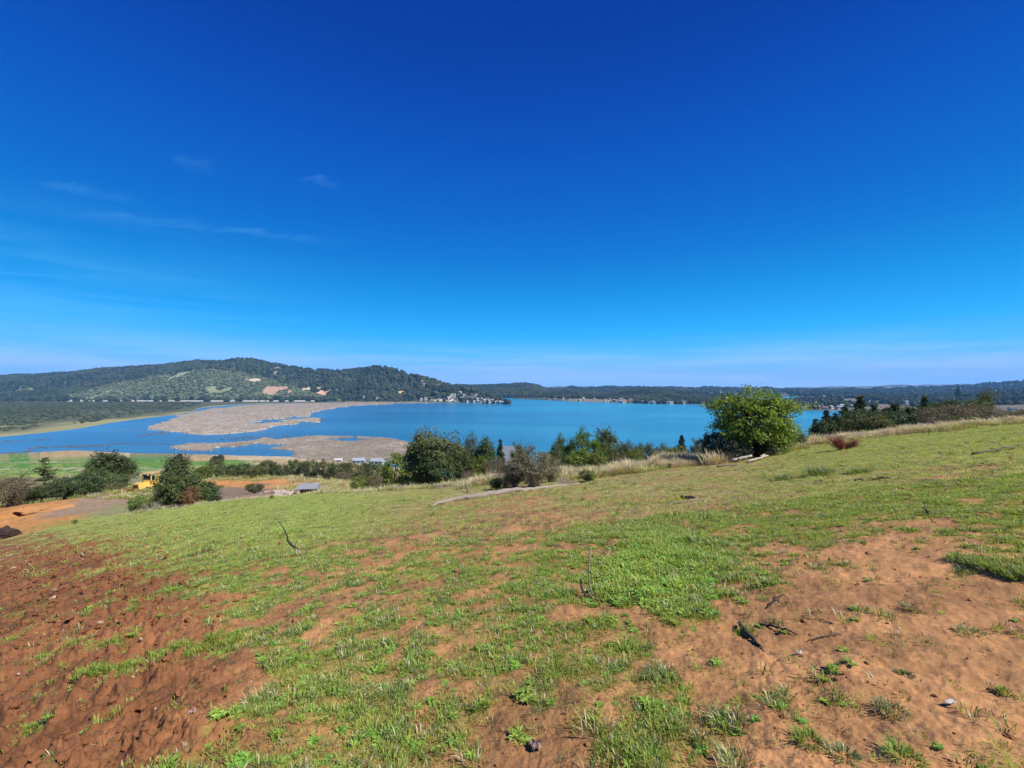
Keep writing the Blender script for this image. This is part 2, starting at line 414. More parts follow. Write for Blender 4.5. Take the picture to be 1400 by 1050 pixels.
_G[12:] *= np.array([.74, .76, .78, .76, .78, .80])[:, None]; _G[9:12, 3:9] *= .86; _G[9:12, 9] *= 1.05
def turf(X, Y):
    """0..1 cover, plus the raw map"""
    X = np.asarray(X, float); Y = np.asarray(Y, float)
    Ys = np.maximum(Y, 0.3); px = np.clip(CX + F * X / Ys, -400, 1800)
    py = HY - F * base_h(X, Y) / Ys
    fi = np.clip(px / 100.0, 0, 13.999); i = fi.astype(int); a = fi - i
    fj = np.clip(np.interp(py, _gr, np.arange(len(_gr))), 0, len(_gr) - 1.001); j = fj.astype(int); b = fj - j
    g = (_G[j, i] * (1 - a) + _G[j, i + 1] * a) * (1 - b) + (_G[j + 1, i] * (1 - a) + _G[j + 1, i + 1] * a) * b
    n = 0.46 * fbm(X * 1.2, Y * 1.2, 4, 5, .62) + 0.54 * fbm(X * 5.0, Y * 5.0, 4, 9, .62)
    n = np.clip((n - 0.5) * 2.6 + 0.5, 0, 1)
    cov = sstep(g * 1.02 - n, -0.24, 0.13)
    return cov, g, px, py

# the narrow ridges of grass and the row of weeds at the right
def seg_dist(X, Y, pts):
    d = np.full(np.shape(X), 1e9)
    for (x0, y0), (x1, y1) in zip(pts[:-1], pts[1:]):
        L2 = (x1 - x0) ** 2 + (y1 - y0) ** 2
        t = np.clip(((X - x0) * (x1 - x0) + (Y - y0) * (y1 - y0)) / L2, 0, 1)
        d = np.minimum(d, np.hypot(X - x0 - t * (x1 - x0), Y - y0 - t * (y1 - y0)))
    return d

def hit(px, py, y0=1.0):
    """where the sight line of a photo pixel meets the ground"""
    Ys = np.exp(np.linspace(math.log(y0), math.log(480), 5000)); X = (px - CX) / F * Ys
    z = base_h(X, Ys); ray = (HY - py) / F * Ys
    k = np.argmax(z >= ray)
    return float(X[k]), float(Ys[k])

def detail_h(X, Y, cov=None):
    r = np.hypot(X, Y)
    if cov is None: cov = turf(X, Y)[0]
    s = 0.25 * (fbm(X * 0.35, Y * 0.35, 3, 31) - 0.5)
    lump = (fbm(X * 2.2, Y * 2.2, 3, 41) - 0.5) * 0.10
    px = CX + F * X / np.maximum(Y, 0.3)
    left = 1 - sstep(px, 180, 420)
    cl = fbm(X * 6, Y * 6, 6, 51, .66); clod = np.maximum(cl - 0.50, 0) * 0.42 - np.maximum(0.40 - cl, 0) * 0.45
    clod2 = (fbm(X * 24, Y * 24, 4, 61, .7) - 0.5) * 0.046
    soft = (fbm(X * 9, Y * 9, 6, 71, .62) - 0.5) * 0.040
    nearw = 1 - sstep(r, 40, 70)
    d = s * 0.6 + lump * 0.8 + nearw * ((clod * (1 - 0.5 * cov) + clod2) * (0.12 + 0.88 * left) + soft * (1 - left))
    d = d + sstep(r, 45, 90) * (1 - sstep(r, 300, 360)) * (fbm(X * 0.06, Y * 0.06, 4, 81) - 0.5) * 2.4
    return d * sstep(r, 0.3, 1.0)

PIT = hit(62, 700, 40); 
def dig(X, Y):
    """the freshly dug bench at the left: a pit with a sharp lip"""
    dy = Y - PIT[1]
    d = np.hypot((X - PIT[0]) / 4.8, dy / np.where(dy < 0, 8.0, 1.5)) + (fbm(X * 0.5, Y * 0.5, 3, 91) - .5) * .25
    pit = -1.9 * (1 - sstep(d, 0.05, 1.0))
    lip = 0.35 * np.exp(-((X - PIT[0]) / 5.5) ** 2 - ((dy - 2.6) / 1.2) ** 2)
    return pit + lip

def H(X, Y):
    X = np.asarray(X, float); Y = np.asarray(Y, float)
    return base_h(X, Y) + detail_h(X, Y) + dig(X, Y)

def Hs(x, y): return float(H(np.array([x]), np.array([y]))[0])
def G(px, Y):
    x = (px - CX) / F * Y; return (x, Y, Hs(x, Y))
def GP(px, py, y0=1.0):
    x, y = hit(px, py, y0); return (x, y, Hs(x, y))

RIDGE_G = [hit(p, q) for p, q in ((1308, 768), (1330, 777), (1360, 784), (1400, 793), (1450, 806))]
STRIP_L = [hit(p, q) for p, q in ((100, 932), (140, 922), (182, 912))]
STRIP_M = [hit(p, q) for p, q in ((215, 900), (250, 895), (305, 880), (330, 868))]

# ------------------------------------------------------------------ the ground
SOIL = np.array((0.320, 0.162, 0.068)); SOIL_L = np.array((0.210, 0.090, 0.039)); SOIL_R = np.array((0.345, 0.175, 0.073))
TURF = np.array((0.200, 0.205, 0.052)); TURFG = np.array((0.190, 0.255, 0.046)); ORANGE = np.array((0.42, 0.20, 0.065))
ROAD = np.array((0.245, 0.170, 0.105)); MEADOW = np.array((0.055, 0.165, 0.024)); TAN = np.array((0.34, 0.24, 0.12)); PURP = np.array((0.185, 0.128, 0.088))

_YS = np.array([np.exp(_ly[np.argmax(TAB[i] < -60.0)]) for i in range(len(_pxg))])
_YS = np.where(_pxg < 450, np.interp(_pxg, [-500, 0, 60, 100, 150, 200, 300, 400, 450], [371, 371, 386, 402, 392, 378, 374, 366, 360]), _YS)
_YS = np.convolve(np.pad(_YS, 5, 'edge'), np.hanning(11) / np.hanning(11).sum(), 'valid')
def ground_albedo(X, Y):
    cov, g, px, py = turf(X, Y); r = np.hypot(X, Y)
    n = fbm(X * 0.8, Y * 0.8, 4, 101)[..., None]; n2 = fbm(X * 3, Y * 3, 4, 111)[..., None]
    left = (1 - sstep(px, 180, 520))[..., None]; right = (sstep(px, 950, 1100) * sstep(py, 715, 760))[..., None]
    mid = (sstep(px, 430, 560) * (1 - sstep(px, 960, 1120)) * sstep(Y, 5, 8))[..., None]; late = (sstep(px, 1150, 1300) * sstep(py, 640, 665) * sstep(Y, 5, 8))[..., None]; mid = np.maximum(mid, late * .7)
    soil = SOIL * (1 - left) * (1 - right) + SOIL_L * left + SOIL_R * right
    n4 = fbm(X * 7, Y * 7, 4, 115, .65)[..., None]
    soil = soil * (0.62 + 0.42 * n2 + 0.36 * n4) * (1 - 0.22 * sstep(n, .52, .64))
    green = (sstep(px, 150, 260) * (1 - sstep(px, 480, 640)))[..., None]
    tf = TURF * (1 - green) + TURFG * green
    tf = tf * (1 - mid * .75) + np.array((0.215, 0.165, 0.058)) * mid * .75
    tf = tf * (0.7 + 0.6 * n) + np.array((0.05, 0.01, 0)) * (n2 - .35)
    nearf = sstep(r, 3, 16)
    cv = (cov * (0.42 + 0.46 * nearf))[..., None]
    under = (0.14 + 0.28 * nearf)[..., None] * sstep(g, 0.35, 0.9)[..., None]
    cv = np.clip(cv + under * (1 - cv), 0, 1)
    c = soil * (1 - cv) + tf * cv
    # beyond the brow
    def put(c, m, col): m = np.clip(m, 0, 1)[..., None]; return c * (1 - m) + np.asarray(col) * (0.85 + 0.3 * n2) * m
    nz = (fbm(X * 0.12, Y * 0.12, 3, 121) - 0.5)
    far = sstep(Y, 36, 42)
    c = put(c, far * (px > 560), (0.16, 0.17, 0.06))
    L = far * (1 - sstep(px, 560, 600))
    c = put(c, L, (0.20, 0.19, 0.08))
    org = L * (1 - sstep(px + nz * 60, 105, 150)) * (1 - sstep(Y + nz * 10, 60, 64))
    c = put(c, org, ORANGE * (0.9 + 0.3 * (n2 - .5)))
    # track: from the dug bench to the bulldozer
    rd = seg_dist(X, Y, TRACK); c = put(c, (1 - sstep(rd + nz * 3, 2.0, 4.6)), ROAD)
    # bare pad to the right of the bush
    pad = L * sstep(px + nz * 30, 262, 285) * sstep(Y, 48, 54) * (1 - sstep(px + nz * 40, 420, 470))
    c = put(c, pad * (1 - sstep(Y + nz * 14, 92, 96)), PURP)
    c = put(c, pad * sstep(Y + nz * 14, 88, 92) * (1 - sstep(Y, 108, 113)), ORANGE)
    c = put(c, L * sstep(px + nz * 30, 360, 400) * (1 - sstep(px + nz * 40, 470, 520)) * sstep(Y, 60, 70) * (1 - sstep(Y, 108, 113)), ORANGE * .9 + TAN * .1)
    c = put(c, L * sstep(Y, 113, 125), (0.17, 0.17, 0.075))
    fl = sstep(Y, 180, 220) * (1 - sstep(px, 600, 700))
    c = put(c, fl, TAN)
    md = fl * (1 - sstep(px + nz * 60, 330, 370)) * sstep(np.interp(px, _pxg, _YS) - Y + (fbm(X * .04, Y * .04, 5, 139, .6) - .5) * 70, 34, 44)
    md = md * (1 - 0.8 * sstep(fbm(X * 0.02, Y * 0.05, 3, 131), .52, .6) * sstep(px, 200, 260))
    c = put(c, md, MEADOW)
    shore = np.interp(px, _pxg, _YS) - Y + (fbm(X * .05, Y * .05, 5, 137, .6) - .5) * 60
    c = put(c, fl * (1 - sstep(shore, 14, 22)), (0.40, 0.32, 0.21))
    c = put(c, sstep(base_h(X, Y), -60.5, -62) * 0 + (base_h(X, Y) < -60.3), (0.20, 0.16, 0.10))
    return np.concatenate([c, np.ones(c.shape[:-1] + (1,))], -1)

TRACK = [hit(p, q, 38) for p, q in ((100, 704), (150, 687), (192, 673))]
TRACK += [((207 - CX) / F * 84, 84), ((214 - CX) / F * 110, 110)]

MAT_GROUND = ground_mat('earth_and_turf')
def build_ground():
    fine = np.radians(np.linspace(-52, 52, 760)); s = np.radians(52)
    co = np.concatenate([s + np.cumsum(np.geomspace(0.003, 0.14, 22))])
    co = co[co < math.pi - 0.05]
    th = np.concatenate([fine, co, [math.pi], (2 * math.pi - co[::-1])])
    inv = np.arange(1 / 1.5, 1 / 42.0, -1.35 / (1.6 * F))
    r1 = 1 / inv
    # cap the radial step
    rr = [0.25, 0.5, 0.8, 1.1, 1.3]
    for a in r1:
        while a - rr[-1] > 0.22: rr.append(rr[-1] + 0.22)
        rr.append(a)
    while rr[-1] < 420: rr.append(rr[-1] * 1.012 + 0.03)
    while rr[-1] < 9500: rr.append(rr[-1] * 1.25)
    r = np.array(rr)
    TH, R = np.meshgrid(th, r, indexing='ij'); X = R * np.sin(TH); Y = R * np.cos(TH)
    Z = H(X, Y)
    for line, hh, wd in ((RIDGE_G, 0.045, 0.07), (STRIP_L, .03, .07), (STRIP_M, .03, .1)):
        Z = Z + hh * np.exp(-(seg_dist(X, Y, line) / wd) ** 2)
    V = np.stack([X, Y, Z], -1); A = ground_albedo(X, Y)
    nt_, nr = TH.shape; V = V.reshape(-1, 3); A = A.reshape(-1, 4)
    i = np.arange(nt_)[:, None] * nr; i2 = ((np.arange(nt_) + 1) % nt_)[:, None] * nr; j = np.arange(nr - 1)[None, :]
    Q = np.stack([i + j, i2 + j, i2 + j + 1, i + j + 1], -1).reshape(-1, 4)[:, ::-1]
    c = len(V); V = np.vstack([V, [[0, 0, -1.6]]]); A = np.vstack([A, A[:1]])
    ii = np.arange(nt_); T = np.stack([np.full(nt_, c), ((ii + 1) % nt_) * nr, ii * nr], -1)
    me = mesh_np('ground', V, [Q, T], MAT_GROUND, [0, 0], {'albedo': ('POINT', 'FLOAT_COLOR', A)})
    link('ground', me, kind='structure')
    return len(Q) * 2
NG = build_ground()

# ------------------------------------------------------------------ lake
def build_lake():
    m, nt, b, out = mat_new('lake_water')
    pos = nt.node('ShaderNodeNewGeometry').outputs['Position']
    mp = nt.node('ShaderNodeMapping'); nt.l.new(pos, mp.inputs[0]); mp.inputs['Scale'].default_value = (0.35, 1.0, 1.0)
    n0 = nt.noise(mp.outputs[0], 0.006, 4.0, 0.55); 
    sx = nt.node('ShaderNodeSeparateXYZ'); nt.l.new(pos, sx.inputs[0])
    east = nt.smooth(nt.math('ADD', sx.outputs[0], nt.math('MULTIPLY', n0, 300)), -350, 450)
    c = nt.mix(east, C4((0.030, 0.130, 0.255)), C4((0.030, 0.230, 0.330)))
    wst = nt.math('SUBTRACT', 1.0, nt.smooth(sx.outputs[0], -620, -120)); c = nt.mix(wst, c, C4((0.050, 0.190, 0.340)))
    c = nt.mix(nt.smooth(n0, 0.40, 0.62), nt.mix(1.0, c, C4((.72, .80, .86)), 'MULTIPLY'), c)
    nt.l.new(c, b.inputs['Base Color'])
    b.inputs['Roughness'].default_value = 0.22; b.inputs['IOR'].default_value = 1.33
    b.inputs['Specular IOR Level'].default_value = 0.35
    w1 = nt.noise(mp.outputs[0], 0.9, 5.0, 0.6); w2 = nt.noise(mp.outputs[0], 0.12, 4.0, 0.6)
    bp = nt.node('ShaderNodeBump'); bp.inputs['Strength'].default_value = 0.7; bp.inputs['Distance'].default_value = 0.8
    nt.l.new(nt.math('ADD', w1, nt.math('MULTIPLY', w2, 2.0)), bp.inputs['Height']); nt.l.new(bp.outputs[0], b.inputs['Normal'])
    n = 48; th = np.arange(n) / n * 2 * math.pi
    rs = [150, 600, 2000, 9400]; V = [(0, 0, WATER)]
    for r in rs: V += [(r * math.sin(t), r * math.cos(t), WATER) for t in th]
    Q = [];
    for k in range(len(rs) - 1):
        for i in range(n): Q.append((1 + k * n + (i + 1) % n, 1 + k * n + i, 1 + (k + 1) * n + i, 1 + (k + 1) * n + (i + 1) % n))
    T = [(0, 1 + (i + 1) % n, 1 + i) for i in range(n)]
    link('lake_water', mesh_np('lake_water', V, [np.array(Q)[:, ::-1], np.array(T)[:, ::-1]], m, [0, 0]), kind='structure')
build_lake()

def WY(py): return -WATER * F / (np.asarray(py, float) - HY)      # distance of the water surface at a photo row

# ------------------------------------------------------------------ instanced "stuff"
def source_collection(name, meshes):
    c = bpy.data.collections.new(name)
    for i, me in enumerate(meshes):
        o = bpy.data.objects.new('%s_source' % name, me); c.objects.link(o)
    return c

def scatter(name, P, scl, var, coll, label=None, cat=None, rot=None, tilt=0.0, seed=0):
    """one object whose geometry nodes put the collection's meshes on its points"""
    rng = np.random.default_rng(seed + len(P))
    n = len(P); rotz = rng.uniform(0, 2 * math.pi, n) if rot is None else rot
    R = np.stack([rng.normal(0, tilt, n), rng.normal(0, tilt, n), rotz], -1)
    scl = np.asarray(scl, float)
    if scl.ndim == 1: scl = np.stack([scl] * 3, -1)
    me = mesh_np(name, P, [], [], None, {'scl': ('POINT', 'FLOAT_VECTOR', scl), 'rot': ('POINT', 'FLOAT_VECTOR', R), 'var': ('POINT', 'INT', var)})
    o = link(name, me, kind='stuff', label=label, cat=cat)
    ng = bpy.data.node_groups.new(name + '_scatter', 'GeometryNodeTree')
    ng.interface.new_socket('Geometry', in_out='INPUT', socket_type='NodeSocketGeometry')
    ng.interface.new_socket('Geometry', in_out='OUTPUT', socket_type='NodeSocketGeometry')
    gi = ng.nodes.new('NodeGroupInput'); go = ng.nodes.new('NodeGroupOutput')
    ip = ng.nodes.new('GeometryNodeInstanceOnPoints'); ci = ng.nodes.new('GeometryNodeCollectionInfo')
    ci.inputs['Collection'].default_value = coll; ci.inputs['Separate Children'].default_value = True; ci.inputs['Reset Children'].default_value = True
    def na(nm, dt):
        a = ng.nodes.new('GeometryNodeInputNamedAttribute'); a.data_type = dt; a.inputs['Name'].default_value = nm
        return a.outputs['Attribute']
    ng.links.new(gi.outputs[0], ip.inputs['Points']); ng.links.new(ci.outputs[0], ip.inputs['Instance'])
    ip.inputs['Pick Instance'].default_value = True
    ng.links.new(na('var', 'INT'), ip.inputs['Instance Index'])
    er = ng.nodes.new('FunctionNodeEulerToRotation'); ng.links.new(na('rot', 'FLOAT_VECTOR'), er.inputs[0])
    ng.links.new(er.outputs[0], ip.inputs['Rotation']); ng.links.new(na('scl', 'FLOAT_VECTOR'), ip.inputs['Scale'])
    ng.links.new(ip.outputs[0], go.inputs[0])
    md = o.modifiers.new('scatter', 'NODES'); md.node_group = ng
    return o

def ico(sub=1):
    t = (1 + 5 ** .5) / 2
    V = np.array([(-1, t, 0), (1, t, 0), (-1, -t, 0), (1, -t, 0), (0, -1, t), (0, 1, t), (0, -1, -t), (0, 1, -t), (t, 0, -1), (t, 0, 1), (-t, 0, -1), (-t, 0, 1)], float)
    V /= np.linalg.norm(V[0])
    T = [(0, 11, 5), (0, 5, 1), (0, 1, 7), (0, 7, 10), (0, 10, 11), (1, 5, 9), (5, 11, 4), (11, 10, 2), (10, 7, 6), (7, 1, 8), (3, 9, 4), (3, 4, 2), (3, 2, 6), (3, 6, 8), (3, 8, 9), (4, 9, 5), (2, 4, 11), (6, 2, 10), (8, 6, 7), (9, 8, 1)]
    for _ in range(sub):
        cache = {}; V = list(V); N = []
        def mid(a, b):
            k = (min(a, b), max(a, b))
            if k not in cache:
                v = (V[a] + V[b]); V.append(v / np.linalg.norm(v)); cache[k] = len(V) - 1
            return cache[k]
        for a, b, c in T:
            ab, bc, ca = mid(a, b), mid(b, c), mid(c, a); N += [(a, ab, ca), (b, bc, ab), (c, ca, bc), (ab, bc, ca)]
        T = N; V = np.array(V)
    return V, np.array(T)

def crown_meshes(prefix, mat, kind, n, seed):
    out = []; rng = np.random.default_rng(seed)
    for k in range(n):
        if kind == 'round':
            V, T = ico(2); d = V.copy()
            s = 1 + 0.45 * (fbm(V[:, 0] * 1.7 + k * 9, V[:, 1] * 1.7 + V[:, 2] * 2.3, 3, seed + k) - .5) * 2 + rng.normal(0, .07, len(V))
            V = d * s[:, None]; V[:, 2] = V[:, 2] * 0.6 + 0.5
            mb = MB().add(V * [0.5, 0.5, 1], None, T)
        elif kind == 'spire':
            mb = MB(); m_ = 7
            for L in range(4):
                z0 = 0.12 + L * 0.2; z1 = z0 + 0.42 - L * .03; rr = 0.26 * (1 - L * 0.2)
                th = np.arange(m_) / m_ * 2 * math.pi + rng.uniform(0, 1)
                ring = np.stack([np.cos(th) * rr * rng.uniform(.7, 1.2, m_), np.sin(th) * rr * rng.uniform(.7, 1.2, m_), np.full(m_, z0) + rng.uniform(-.05, .05, m_)], -1)
                mb.add(np.vstack([ring, [[0, 0, min(z1, 1.0)]]]), None, [(i, (i + 1) % m_, m_) for i in range(m_)])
        elif kind == 'scrub':
            V, T = ico(1); V = V * (1 + rng.normal(0, .18, (len(V), 1))); V[:, 2] = V[:, 2] * 0.55 + 0.3
            mb = MB().add(V * [.5, .5, 1], None, T)
        elif kind == 'reed':
            mb = MB(); q = 34
            for i in range(q):
                a = rng.uniform(0, 6.28); rr = rng.uniform(0, .5); x, y = rr * math.cos(a), rr * math.sin(a); h = rng.uniform(.5, 1.0); w = .035
                b = rng.uniform(0, 3.14); dx, dy = math.cos(b) * w, math.sin(b) * w
                mb.add([(x - dx, y - dy, 0), (x + dx, y + dy, 0), (x + rng.normal(0, .08), y + rng.normal(0, .08), h)], None, [(0, 1, 2)], tint=rng.uniform())
        out.append(mb.mesh('%s' % prefix, mat, smooth=False))
    return out

# ------------------------------------------------------------------ far land
MAT_LAND = ground_mat('far_land', far=True)
def smooth_interp(px, xs, ys, w=12):
    px = np.asarray(px, float); acc = 0
    for o in np.linspace(-w, w, 5): acc = acc + np.interp(px + o, xs, ys)
    return acc / 5

class Relief:
    def __init__(s, name, base, ridge, n, m, albedo, seed, rough=1.0, power=0.8, zbase=None, back=0.7, wob=1.2, spur=0.0):
        """base: [(px, py)] foot of the slope on the water level; ridge: [(px, py, Y)] skyline"""
        bx = [b[0] for b in base]; rx = [r_[0] for r_ in ridge]
        x0, x1 = bx[0], bx[-1]
        s.px = np.linspace(x0, x1, n)
        zb = WATER - 0.6 if zbase is None else zbase
        by = smooth_interp(s.px, bx, [b[1] for b in base], 3)
        Yb = -zb * F / (by - HY)
        ry = smooth_interp(s.px, rx, [r_[1] for r_ in ridge], 4); Yr = smooth_interp(s.px, rx, [r_[2] for r_ in ridge], 20)
        ry = ry + (fbm(s.px * 0.06, s.px * 0 + seed, 4, seed) - .5) * wob
        Yr = np.maximum(Yr, Yb + 60)
        zr = (HY - ry) / F * Yr
        t = np.concatenate([np.linspace(0, 1, m), 1 + np.linspace(0.06, back, 8)]); s.t = t
        Tt = t[None, :]; 
        Y = Yb[:, None] + (Yr - Yb)[:, None] * Tt
        sh = np.where(Tt <= 1, np.clip(Tt, 0, 1) ** power, 1 - sstep(Tt, 1.0, 1 + back))
        Z = zb + (zr - zb)[:, None] * sh
        X = (s.px[:, None] - CX) / F * Y
        amp = (zr - zb)[:, None] * 0.28 * rough
        env = np.clip(Tt * 4, 0, 1) * np.clip((1 - Tt) * 3.0, 0.0, 1) * (Tt <= 1)
        sp = fbm(X * 0.0035, Y * 0.0018, 4, seed + 7)
        Z = Z + amp * env * (-(np.abs(sp - .5) * 4) + .35) + env * (fbm(X * 0.012, Y * 0.012, 4, seed + 9) - .5) * 10 * rough
        Z = np.maximum(Z, zb - 1)
        s.X, s.Y, s.Z = X, Y, Z
        s.PY = HY - F * Z / Y
        A = albedo(np.broadcast_to(s.px[:, None], X.shape), s.PY, X, Y, Tt + 0 * X)
        A = np.concatenate([A, np.ones(A.shape[:-1] + (1,))], -1)
        nr = len(t); i = np.arange(n - 1)[:, None] * nr; j = np.arange(nr - 1)[None, :]
        Q = np.stack([i + j, i + nr + j, i + nr + j + 1, i + j + 1], -1).reshape(-1, 4)
        V = np.stack([X, Y, Z], -1).reshape(-1, 3)
        link(name, mesh_np(name, V, [Q], MAT_LAND, [0], {'albedo': ('POINT', 'FLOAT_COLOR', A.reshape(-1, 4))}), kind='structure')
    def sample(s, n, rng, tmax=1.06, area=True):
        """random points over the front slope, even by area"""
        m = int(np.argmax(s.t > tmax)); m = m if m > 0 else len(s.t)
        wx = (s.X[1:, :m - 1] - s.X[:-1, :m - 1]) * (s.Y[:-1, 1:m] - s.Y[:-1, :m - 1])
        w = np.abs(wx).ravel(); w /= w.sum()
        k = rng.choice(len(w), n, p=w); i = k // (m - 1); j = k % (m - 1); a = rng.uniform(size=n); b = rng.uniform(size=n)
        def L(M): return (M[i, j] * (1 - a) + M[i + 1, j] * a) * (1 - b) + (M[i, j + 1] * (1 - a) + M[i + 1, j + 1] * a) * b
        x, y, z = L(s.X), L(s.Y), L(s.Z)
        return np.stack([x, y, z], -1), CX + F * x / y, HY - F * z / y
    def at(s, px, py):
        i = int(np.clip(np.searchsorted(s.px, px), 1, len(s.px) - 1))
        col = s.PY[i][s.t <= 1.0]; j = int(np.argmax(col <= py)) if (col <= py).any() else len(col) - 1
        Y = s.Y[i, j]; x = (px - CX) / F * Y
        return (float(x), float(Y), float(s.Z[i, j]))

def const(c, var=0.25, seed=1):
    c = np.array(c)
    return lambda px, py, X, Y, t: c * (1 - var + 2 * var * fbm(X * .01, Y * .01, 4, seed)[..., None])

# -- the marsh flat on the left, scrub on it
def ell(px, py, cx, cy, rx, ry, X, Y, seed, sc_=.01):
    d = np.hypot((px - cx) / rx, (py - cy) / ry) + (fbm(X * .03, Y * .03, 4, seed) - .5) * 2.6
    return (1 - sstep(d, 0.8, 1.05))[..., None]

def marsh_albedo(px, py, X, Y, t):
    c = np.array((0.080, 0.090, 0.048)) * (0.7 + 0.6 * fbm(X * .02, Y * .02, 4, 3)[..., None]) + 0 * X[..., None]
    edge = (1 - sstep(t + (fbm(X * .01, Y * .01, 3, 5) - .5) * .2, 0.03, 0.10))[..., None]
    c = c * (1 - edge) + np.array((0.25, 0.235, 0.11)) * edge
    return c
marsh_base = [(-420, 622), (-200, 610), (0, 598), (60, 592), (110, 586), (150, 578.5), (200, 571.5), (240, 567.5), (262, 563), (275, 557.5), (320, 553.5), (370, 551.5), (450, 550.4), (560, 549.6), (640, 550.5), (692, 552.6)]
class Flat(Relief): pass
marsh = Relief('marsh_flat', marsh_base, [(-420, 547.9, 1850), (560, 547.9, 1850), (600, 548.2, 1820), (640, 549.4, 1710), (692, 551.4, 1555)], 420, 60, marsh_albedo, 3, zbase=-60.03, rough=0.004, power=0.25, back=0.6, wob=0.0)

# -- the big wooded hill with the headland
def hill_albedo(px, py, X, Y, t):
    c = np.array((0.050, 0.062, 0.030)) * (0.7 + 0.6 * fbm(X * .012, Y * .012, 4, 13)[..., None])
    def put(c, m, col): return c * (1 - m) + np.array(col) * m
    c = put(c, ell(px, py, 130, 541, 60, 4.5, X, Y, 5) * .0, (0.5, 0.4, 0.2))
    cl = ((px > 95) & (px < 452) & (py > np.interp(px, [60, 110, 130, 180, 230, 262, 285, 320, 360, 400, 440, 470], [547.8, 536, 530, 520, 512, 507, 504.5, 509, 516, 529, 541, 547.8]) + .5))[..., None]
    c = c * (1 - cl) + cl * np.array((0.21, 0.235, 0.13)) * (0.65 + 0.7 * fbm(X * .02, Y * .02, 4, 33)[..., None])
    for (cx, cy, rx, ry, col) in ((44, 534, 9, 3, (.55, .45, .24)), (25, 538, 9, 2, (.42, .38, .28)), (294, 499, 10, 2.5, (.32, .28, .2)), (380, 505, 16, 4, (.22, .19, .14)),
                                  (375, 533, 14, 4, (.36, .24, .16)), (392, 537, 9, 4, (.5, .3, .18)), (420, 533, 8, 4, (.45, .38, .28)), (440, 530, 20, 3, (.34, .26, .14)), (440, 540, 14, 5, (.55, .33, .2)),
                                  (548, 536.5, 11, 2, (.5, .36, .16)), (470, 527, 12, 2, (.28, .24, .16)), (344, 518, 6, 3, (.55, .45, .36)), (600, 547, 22, 2.5, (.55, .48, .40)), (500, 546, 30, 2, (.2, .17, .12))):
        c = put(c, ell(px, py, cx, cy, rx, ry, X, Y, int(cx), .012), col)
    return c
hill_base = [(-420, 548.8), (0, 548.4), (150, 548.3), (400, 547.8), (560, 548.2), (600, 549.3), (640, 551), (670, 552), (690, 552.8), (700, 553.2)]
hill_ridge = [(-420, 512, 3300), (0, 515, 3100), (50, 513, 3000), (100, 510.5, 3000), (150, 504.5, 2900), (200, 501.5, 2900), (240, 498, 2850), (265, 494.5, 2800), (300, 495.5, 2750), (320, 492, 2700), (345, 491.5, 2700),
              (365, 496, 2700), (385, 501, 2700), (420, 505.5, 2650), (455, 507.5, 2600), (485, 507, 2500), (502, 504, 2450), (515, 502, 2430), (530, 504, 2380), (548, 509, 2300), (570, 515.5, 2200), (600, 523, 2050), (620, 529, 1950), (640, 533, 1850), (660, 538.5, 1720), (680, 546, 1600), (692, 550.5, 1530), (700, 553.5, 1480)]
hill = Relief('wooded_hill', hill_base, hill_ridge, 460, 90, hill_albedo, 23, rough=1.1, power=0.85)

def cleared_albedo(px, py, X, Y, t):
    c = np.array((0.21, 0.235, 0.13)) * (0.65 + 0.7 * fbm(X * .02, Y * .02, 4, 33)[..., None])
    m = ell(px, py, 346, 519, 12, 2.2, X, Y, 3); c = c * (1 - m) + np.array((.48, .40, .30)) * m
    m = ell(px, py, 375, 534, 18, 4.5, X, Y, 4); c = c * (1 - m) + np.array((.36, .24, .16)) * m
    return c
cleared = Relief('cleared_hill', [(60, 548.6), (150, 548.5), (400, 548), (470, 548.4)],
                 [(60, 547.8, 1880), (110, 536, 1950), (130, 530, 2000), (180, 520, 2050), (230, 512, 2080), (262, 507, 2100), (285, 504.5, 2120), (320, 509, 2080), (360, 516, 2050), (400, 529, 1980), (440, 541, 1930), (470, 547.8, 1880)],
                 300, 70, cleared_albedo, 37, rough=0.35, power=0.8)

# -- shores and ranges across the lake
def forest_albedo(seed, base=(0.050, 0.064, 0.034), pale=(0.17, 0.15, 0.11), lvl=.60):
    def f(px, py, X, Y, t):
        n = fbm(X * .004, Y * .004, 4, seed)[..., None]; c = np.array(base) * (0.7 + 0.6 * fbm(X * .015, Y * .015, 4, seed + 1)[..., None])
        m = sstep(n, lvl, lvl + .08); return c * (1 - m) + np.array(pale) * m
    return f
def far_west_albedo(px, py, X, Y, t):
    return forest_albedo(43)(px, py, X, Y, t)
range_north = Relief('north_shore_hills', [(600, 544), (660, 543.6), (720, 544.2), (790, 547), (830, 548)],
                     [(600, 531, 3100), (620, 528.5, 3200), (650, 529.3, 3200), (700, 527.2, 3300), (716, 525.2, 3300), (735, 528.5, 3300), (750, 535, 3200), (790, 538, 3100), (830, 541, 2900)],
                     200, 40, forest_albedo(43), 43, rough=0.4)
town_hill = Relief('town_shore_hill', [(700, 545.2), (750, 547.5), (800, 549.5), (850, 551.4), (900, 552.6), (950, 553.2), (1000, 553.5), (1040, 556), (1065, 559)],
                   [(700, 543, 2500), (745, 538, 2600), (770, 536, 2600), (790, 535, 2600), (815, 539.5, 2500), (845, 537.5, 2400), (870, 533.5, 2350), (890, 532.5, 2350), (910, 533.5, 2350), (935, 537.5, 2300), (965, 541, 2200), (1000, 544, 2100), (1040, 549, 1900), (1065, 557, 1500)],
                   300, 60, forest_albedo(53, lvl=.62), 53, rough=0.9)
east_base = [(1040, 561), (1080, 561.8), (1130, 562.2), (1160, 563), (1200, 566), (1260, 570), (1340, 578), (1420, 585), (1800, 600)]
